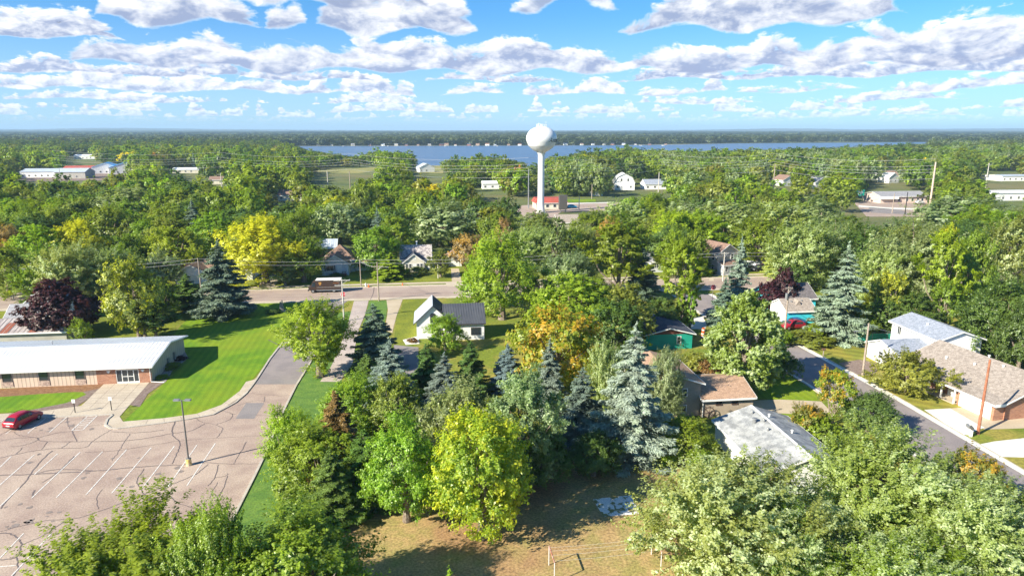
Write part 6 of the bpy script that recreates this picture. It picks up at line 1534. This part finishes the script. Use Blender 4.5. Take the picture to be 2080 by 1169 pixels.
CLEAR = [(636, 492, 676, 530), (650, 500, 745, 560), (815, 502, 890, 556), (904, 514, 940, 545), (1437, 485, 1570, 556), (1080, 403, 1138, 417), (1142, 403, 1225, 423), (1246, 355, 1282, 384), (1300, 372, 1345, 388), (1745, 392, 1890, 432), (1738, 398, 1756, 412),
         (34, 349, 156, 358), (188, 338, 254, 350), (345, 346, 405, 352), (640, 343, 735, 356), (840, 334, 905, 352), (740, 340, 760, 345), (1065, 343, 1078, 420), (1090, 255, 1108, 424), (1880, 328, 1892, 420), (355, 528, 500, 575), (1313, 515, 1345, 553),
         (1785, 354, 1815, 372), (1990, 350, 2080, 366), (2010, 388, 2080, 410), (975, 372, 1010, 384), (846, 342, 862, 350), (1585, 366, 1600, 378), (1648, 374, 1664, 384), (1590, 480, 1655, 490), (935, 540, 975, 575), (1795, 350, 1822, 371), (1568, 335, 1572, 372), (449, 350, 453, 372), (664, 348, 670, 370), (710, 348, 714, 370), (1335, 350, 1339, 372), (563, 400, 590, 408), (140, 318, 190, 323)]
rw = random.Random(11)
def lf(x, y, s): # smooth value noise for drifts of colour
    x /= s; y /= s; xi, yi = math.floor(x), math.floor(y); fx, fy = x-xi, y-yi
    h = lambda a, b: (math.sin(a*127.1+b*311.7)*43758.5453) % 1
    fx = fx*fx*(3-2*fx); fy = fy*fy*(3-2*fy)
    return (h(xi, yi)*(1-fx)+h(xi+1, yi)*fx)*(1-fy)+(h(xi, yi+1)*(1-fx)+h(xi+1, yi+1)*fx)*fy
def skyl(x):
    for (a, b), (c, d) in zip(SKY[:-1], SKY[1:]):
        if a <= x <= c: return b+(d-b)*(x-a)/(c-a)
    return 275
occ = [(t_[1], t_[2], max(t_[6], 4)) for t_ in TREES if t_[2] > 150]
cand = []
Y = 184.0
while Y < 1500:
    sp = 10.5 if Y < 420 else 12 if Y < 700 else 14.5
    half = Y*.80+15
    X = -half+rw.uniform(0, sp)
    while X < half:
        x, y = X+rw.uniform(-.42, .42)*sp, Y+rw.uniform(-.42, .42)*sp
        X += sp
        n1, n2 = lf(x, y, 60), lf(x+400, y, 22)
        hh = rw.uniform(10.5, 15.5)+4*n1*(1 if Y > 230 else .3); ww = rw.uniform(11.5, 17.5)*(.9+.3*n1)*(1 if Y < 700 else 1.2)
        tall = rw.random() < .05
        if tall: hh *= 1.2
        bx, by = px_of(x, y, 0); tx, ty = px_of(x, y, hh)
        if bx < -60 or bx > 2140: continue
        wp = ww*F_PX/(y*.974+8)
        if poly_in(bx, by+1.5, LAKE) or poly_in(bx, by, LAKE): continue
        if ty < skyl(bx) and by > np.interp(bx, [585, 1240, 1880], [298, 296.5, 290]) and 560 < bx < 1890:
            hn = hh*(by-skyl(bx))/max(by-ty, .1)
            if hn < 6 or rw.random() < .3: continue
            hh = hn*rw.uniform(.85, 1.0); ty = px_of(x, y, hh)[1]
        if any(bx+wp*.42 > c[0] and bx-wp*.42 < c[2] and by > c[1]+1 and ty < c[3]-1 and by > c[3]-1 for c in CLEAR): continue
        if any(c[0]-2 < bx < c[2]+2 and c[1]-2 < by < c[3]+2 for c in CLEAR): continue
        if any((x-a)**2+(y-b)**2 < ((ww+c)*.34)**2 for a, b, c in occ if abs(y-b) < 14): continue
        left = bx < 1000
        r = rw.random()
        if n2 > .72 and r < .5: kind, tint = rw.choice([('gold', 'yellow-green'), ('maple', 'yellow-green'), ('gold', 'golden green'), ('ash', 'yellow-green')])
        elif n2 < .28 and r < .75: kind, tint = rw.choice([('maple', 'dark green'), ('cottonwood', 'dark green'), ('cottonwood', 'green'), ('maple', 'dark green')])
        elif not left and n1 > .45 and r < .6: kind, tint = rw.choice([('silver', 'grey-green'), ('silver', 'pale green'), ('ash', 'grey-green'), ('silver', 'grey-green')])
        elif r < .008: kind, tint = 'autumn', 'tan orange'
        elif r < .05: kind, tint = 'spruce', rw.choice(['blue-green', 'dark green', 'blue'])
        elif r < .065: kind, tint = 'gold', 'yellow'
        else: kind, tint = rw.choice([('maple', 'green'), ('maple', 'olive'), ('ash', 'green'), ('cottonwood', 'green'), ('ash', 'bright green'), ('maple', 'green'), ('ash', 'olive'), ('maple', 'dark green'), ('maple', 'bright green')])
        if kind == 'spruce': ww *= .55
        if kind == 'cottonwood': hh *= 1.12
        cand.append((y, x, kind, tint, ww, hh, bx, by))
    Y += sp
cand.sort()
n_ind = max(0, 298-sum(1 for t_ in TREES if t_[3] != 'shrub'))
for y, x, kind, tint, ww, hh, bx, by in cand[:n_ind]: plant(kind, x, y, ww, hh, tint)
rest = cand[n_ind:]

# the rest of the woods as one object: points with instanced low-detail trees
WP = []
for kd, gen, a, lm in (('maple', lobed, dict(W=10., H=12., base=.04, nl=22, lr=.19, sh=5, up=.35), 'plain'), ('maple2', lobed, dict(W=10., H=12., base=.04, nl=26, lr=.17, sh=5, up=.4, rag=.25), 'plain'),
                       ('cotton', lobed, dict(W=10., H=13., base=.02, nl=26, lr=.16, sh=4, up=.6, egg=.4, rag=.25), 'plain'), ('silver', lobed, dict(W=10., H=12., base=.04, nl=26, lr=.16, sh=5, up=.5, long=1.3), 'silver'), ('spruce', conifer, dict(W=5., H=12., tiers=12), 'needle')):
    if gen is lobed: a['coh'] = 1.0
    V, v, _ = gen(seed=hash_(kd), N=2200 if kd != 'spruce' else 1200, leaf=.85, **a)
    V = fit(V, a['W'], a['H']); me = leaf_mesh('wood_tree', V, v, LMI[lm]); ob = bpy.data.objects.new('wood_tree', me); WP.append(ob)
pc = bpy.data.collections.new('wood_prototypes')
for i, ob in enumerate(WP): ob.name = 'wood_tree_%d' % i; pc.objects.link(ob)
KI = {'maple': (0, 1), 'ash': (1, 1), 'gold': (0, 1), 'autumn': (0, 0), 'cottonwood': (2, 2), 'silver': (3, 3), 'spruce': (4, 4)}
ty_ = lambda x, y: px_of(x, y, 12)[1]
# far shore and beyond, out to where single trees stop mattering
Y = 1500.0
while Y < 3300:
    sp = 15+(Y-1500)*.008; half = Y*.8
    X = -half+rw.uniform(0, sp)
    while X < half:
        x, y = X+rw.uniform(-.45, .45)*sp, Y+rw.uniform(-.45, .45)*sp; X += sp
        bx, by = px_of(x, y, 0)
        if poly_in(bx, by+.3, LAKE) or poly_in(bx, by, LAKE) or poly_in(bx, by+.8, LAKE): continue
        n1, n2 = lf(x, y, 160), lf(x, y, 50)
        if n1 > .86 or (ty_(x, y) < skyl(bx) and by > np.interp(bx, [585, 1240, 1880], [298, 296.5, 290]) and 560 < bx < 1890): continue
        tint = 'dark green' if n1 < .4 else 'green' if n2 < .6 else rw.choice(['olive', 'golden green', 'pale green'])
        rest.append((y, x, rw.choice(['maple', 'ash', 'cottonwood', 'silver']), tint, rw.uniform(17, 26)*(1+(Y-1500)*.0002), rw.uniform(11, 18)+2*n1, bx, by))
    Y += sp
n = len(rest)
me = bpy.data.meshes.new('woodland'); me.vertices.add(n)
me.vertices.foreach_set('co', np.array([(r[1], r[0], 0) for r in rest], np.float32).ravel())
def attr(nm, ty, vals, key='value'):
    a = me.attributes.new(nm, ty, 'POINT'); a.data.foreach_set(key, np.array(vals).ravel())
attr('idx', 'INT', np.array([rw.choice(KI[r[2]]) for r in rest], np.int32))
attr('sc', 'FLOAT_VECTOR', np.array([(r[4]/10, r[4]/10, r[5]/12) for r in rest], np.float32), 'vector')
attr('rot', 'FLOAT_VECTOR', np.array([(0, 0, rw.uniform(0, 6.28)) for r in rest], np.float32), 'vector')
tc_ = []
for r in rest:
    b = TINT[r[3]]; j = rw.uniform(.8, 1.2); fk = 1.0 if r[0] < 1000 else .30 if r[0] > 1500 else .65; j *= fk; tc_.append((b[0]*j*rw.uniform(.85, 1.15), b[1]*j, b[2]*j, 1))  # far trees get a darker tint as painted cloud shadow
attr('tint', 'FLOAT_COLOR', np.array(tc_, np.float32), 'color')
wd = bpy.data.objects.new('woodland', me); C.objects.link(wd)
tag(wd, 'woods of mixed green trees stretching to the lake and beyond', 'woodland', None, 'stuff')
ng = bpy.data.node_groups.new('scatter', 'GeometryNodeTree')
ng.interface.new_socket('Geometry', in_out='INPUT', socket_type='NodeSocketGeometry'); ng.interface.new_socket('Geometry', in_out='OUTPUT', socket_type='NodeSocketGeometry')
gi = ng.nodes.new('NodeGroupInput'); go = ng.nodes.new('NodeGroupOutput')
m2p = ng.nodes.new('GeometryNodeMeshToPoints'); iop = ng.nodes.new('GeometryNodeInstanceOnPoints'); ci = ng.nodes.new('GeometryNodeCollectionInfo')
ci.inputs['Collection'].default_value = pc; ci.inputs['Separate Children'].default_value = True; ci.inputs['Reset Children'].default_value = True
def na(nm, ty):
    q = ng.nodes.new('GeometryNodeInputNamedAttribute'); q.data_type = ty; q.inputs['Name'].default_value = nm; return q.outputs['Attribute']
lk = ng.links.new
lk(gi.outputs[0], m2p.inputs['Mesh']); lk(m2p.outputs[0], iop.inputs['Points']); lk(ci.outputs[0], iop.inputs['Instance'])
iop.inputs['Pick Instance'].default_value = True; lk(na('idx', 'INT'), iop.inputs['Instance Index']); lk(na('sc', 'FLOAT_VECTOR'), iop.inputs['Scale']); lk(na('rot', 'FLOAT_VECTOR'), iop.inputs['Rotation'])
lk(iop.outputs[0], go.inputs[0])
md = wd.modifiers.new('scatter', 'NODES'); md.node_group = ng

# canopy of the country beyond: a bumpy tree-top surface, and low hills at the horizon
def canopy(name, y0, y1, ny, nx, base, amp, mt, kind, label=None, cat=None, hfun=None, half=.85):
    V = []; rc_ = np.random.default_rng(3)
    ys = np.geomspace(y0, y1, ny)
    for i, yy in enumerate(ys):
        xs = np.linspace(-half*yy, half*yy, nx)+rc_.normal(size=nx)*half*yy/nx*.3
        for j, xx in enumerate(xs):
            z = base+amp*(rc_.random()**1.5)+6*lf(xx, yy, 230)
            if i == 0 or i == ny-1: z = -1
            if hfun: z += hfun(xx, yy)
            V.append((xx, yy+rc_.normal()*3, z))
    F = [(i*nx+j, i*nx+j+1, (i+1)*nx+j+1, (i+1)*nx+j) for i in range(ny-1) for j in range(nx-1)]
    mb = MB(); mb.v = V; mb.f = F; o = mb.build(name, mt); return tag(o, label, cat, None, kind)
M_can = mat('distant_canopy', (.012, .028, .016), (.028, .05, .020), .006, .95, .5, .05, c3=(.06, .08, .03), scale3=.0012)  # cloud shadow over the far woods is put into this dark colour
M_hill = mat('hill_woods', (.03, .06, .03), (.045, .075, .035), .002, .95, .3, .02, c3=(.09, .10, .05), scale3=.0006)
canopy('distant_woodland', 3200, 7000, 120, 500, 9, 9, M_can, 'stuff', 'distant tree canopy beyond the lake', 'woodland')
def hills(name, Y0, prof, depth=1800):
    V = []; nx = 140; rc_ = random.Random(Y0)
    for row, (dy, f) in enumerate(((0, 0), (depth*.12, .45), (depth*.3, .8), (depth*.5, 1), (depth, .6))):
        for j in range(nx):
            px = -150+2380*j/(nx-1); X = (px-CX)/F_PX*(Y0+dy)*1.02
            hpx = np.interp(px, [p[0] for p in prof], [p[1] for p in prof])
            zt = CAM_H+(263-hpx)/F_PX*(Y0+depth*.5)*1.05
            V.append((X, Y0+dy, max(2, zt*f+rc_.uniform(-1.2, 1.2)*f*2) if f else -2))
    F = [(i*nx+j, i*nx+j+1, (i+1)*nx+j+1, (i+1)*nx+j) for i in range(4) for j in range(nx-1)]
    mb = MB(); mb.v = V; mb.f = F; o = mb.build(name, M_hill, None, True); return tag(o, kind='structure')
hills('low_hills', 6800, [(-150, 266), (0, 264), (150, 265), (260, 264), (420, 265), (700, 267), (1050, 268), (1250, 266), (1500, 267), (1800, 265), (2080, 265), (2230, 264)])
hills('far_hills', 10000, [(-150, 263), (0, 262.5), (110, 263), (210, 261), (300, 260.5), (360, 261.5), (480, 263), (700, 264.5), (900, 265), (1250, 265), (1400, 264), (1550, 261.5), (1640, 262), (1700, 263), (1900, 262), (2080, 261), (2230, 261)], 2200)

# houses on the far shore
ORD = ['first', 'second', 'third', 'fourth', 'fifth', 'sixth', 'seventh', 'eighth', 'ninth', 'tenth', 'eleventh', 'twelfth', 'thirteenth', 'fourteenth', 'fifteenth', 'sixteenth', 'seventeenth', 'eighteenth', 'nineteenth', 'twentieth',
       'twenty-first', 'twenty-second', 'twenty-third', 'twenty-fourth', 'twenty-fifth', 'twenty-sixth', 'twenty-seventh', 'twenty-eighth', 'twenty-ninth', 'thirtieth']
proto_h = []
for wmx, rmx, cn in ((M_white, S_brown, 'white'), (M_cream, S_grey, 'cream'), (M_tan, S_brown, 'tan'), (M_white, S_blue, 'white'), (mat('red_brown_wall', (.30, .12, .09)), S_dark, 'red-brown')):
    o = thing('lakeside_house', None, 'house', (0, -400, 0), 0, 'houses along the far shore'); o['cn'] = cn
    wing(o, 0, 0, 14, 9, 5, 8.5, 'x', wmx, rmx, fascia=False); window(o, wallmap(0, 0, 14, 9)['F'], 2, 1.2, 2.5, 1.6, 2, 1); window(o, wallmap(0, 0, 14, 9)['F'], 8, 1.2, 3.5, 1.8, 3, 1)
    proto_h.append((o, {o: children(o), **{c: children(c) for c in children(o)}}))
xs_ = [640, 668, 712, 745, 772, 800, 822, 846, 868, 893, 902, 922, 948, 966, 985, 1003, 1030, 1052, 1145, 1162, 1180, 1203, 1226, 1242, 1265, 1290, 1318, 1352]
for i, px in enumerate(xs_):
    src, kd = proto_h[(i*3+i//4) % 5]
    first = not src.get('used')
    o = src if first else copy_tree(src, kd)
    src['used'] = 1
    b_ = G(px, 296.3 if px < 1100 else 295.2)
    o.location = (b_.x, b_.y+rw.uniform(4, 14), 0); o.rotation_euler.z = rw.uniform(-.3, .3); o.scale = (rw.uniform(.38, .7),)*3
    o['label'] = f"{src['cn']} lakeside house, {ORD[i]} counting from the far shore's west end"
for o in list(C.objects):
    for k in ('cn', 'used'):
        if k in o: del o[k]
shr = MB(); ribbon(shr, gp((600, 297.0), (900, 296.3), (1240, 295.3), (1400, 293.6)), 16, z=.35); tag(shr.build('beach', mat('sand', (.42, .38, .30), (.16, .20, .06), .02)), kind='structure')

# ------------------------------------------------------------------ tree labels: look + the landmark it stands nearest to
LMK = [('the water tower', 1098, 420), ('the white barn', 1262, 384), ('the commercial building', 1835, 412), ('the red roofed shop', 1112, 424), ('the tall pale pole', 1887, 430), ('the grey farmhouse', 1468, 553), ('the cream bungalow', 845, 552),
       ('the grey bungalow', 690, 558), ('the red brown barn', 658, 526), ('the big lawn spruce', 455, 640), ('the large yellow tree', 540, 575), ('the purple maple', 128, 680), ('the white garage house', 400, 577), ('the tall silvery spruce', 1704, 690),
       ('the golden tree top', 1908, 600), ('the farmhouse cars', 1545, 548), ('the large oak', 1020, 640), ('the narrow blue spruce', 765, 480), ('the slim grey transmission pole', 667, 392), ('the storage barns', 222, 353), ('the tan-orange garage tree', 952, 545),
       ('the left-hand corner pole', 27, 606), ('the brown transmission pole', 1569, 400), ('the white store', 2045, 408), ('the small grey house', 1330, 553), ('the steel pole', 1073, 424)]
seen_ = {}
rows_ = []
for rec in TREES:
    o, X, Y, kind, tint, label, wm_, hm_ = rec
    if label: o['label'] = label; continue
    bx, by = px_of(X, Y, 0)
    best = min(LMK, key=lambda q: (q[1]-bx)**2+((q[2]-by)*1.6)**2)
    dx, dy = bx-best[1], by-best[2]
    rel = ('right of' if dx > 0 else 'left of') if abs(dx) > abs(dy)*1.2 else ('behind' if dy < 0 else 'in front of')
    rows_.append((math.hypot(dx, dy*1.6), o, tint, kind, rel, best[0]))
rows_.sort(key=lambda q: q[0])
for d, o, tint, kind, rel, lm in rows_:
    kw = {'silver': 'silvery', 'cottonwood': 'tall', 'ash': 'loose-crowned', 'maple': 'round-crowned', 'gold': 'gold-tinged', 'autumn': 'autumn', 'spruce': 'pointed', 'pine': 'layered'}.get(kind, 'leafy')
    key = (tint, kw, rel, lm); seen_[key] = seen_.get(key, 0)+1; i = seen_[key]
    o['label'] = f"{kw} {tint} tree {rel} {lm}"+(f", {ORD[i-1]} closest such" if i > 1 else ", closest such")
    o['group'] = 'trees of the woods beyond the main road'

# ------------------------------------------------------------------ the air
mh = bpy.data.materials.new('haze'); mh.use_nodes = True; mh.node_tree.nodes.clear(); t = NT(mh.node_tree)
pv = t.n('ShaderNodeVolumePrincipled'); pv.inputs['Color'].default_value = (.50, .74, 1.0, 1); pv.inputs['Density'].default_value = .0001; pv.inputs['Anisotropy'].default_value = 0.0
mo = t.n('ShaderNodeOutputMaterial'); t.L.new(pv.outputs[0], mo.inputs['Volume'])
mb = MB(); mb.box(-14500, -600, -3, 14500, 14600, 95); hz = mb.build('haze', mh); tag(hz, 'faint blue haze over the whole landscape', 'haze', None, 'stuff')
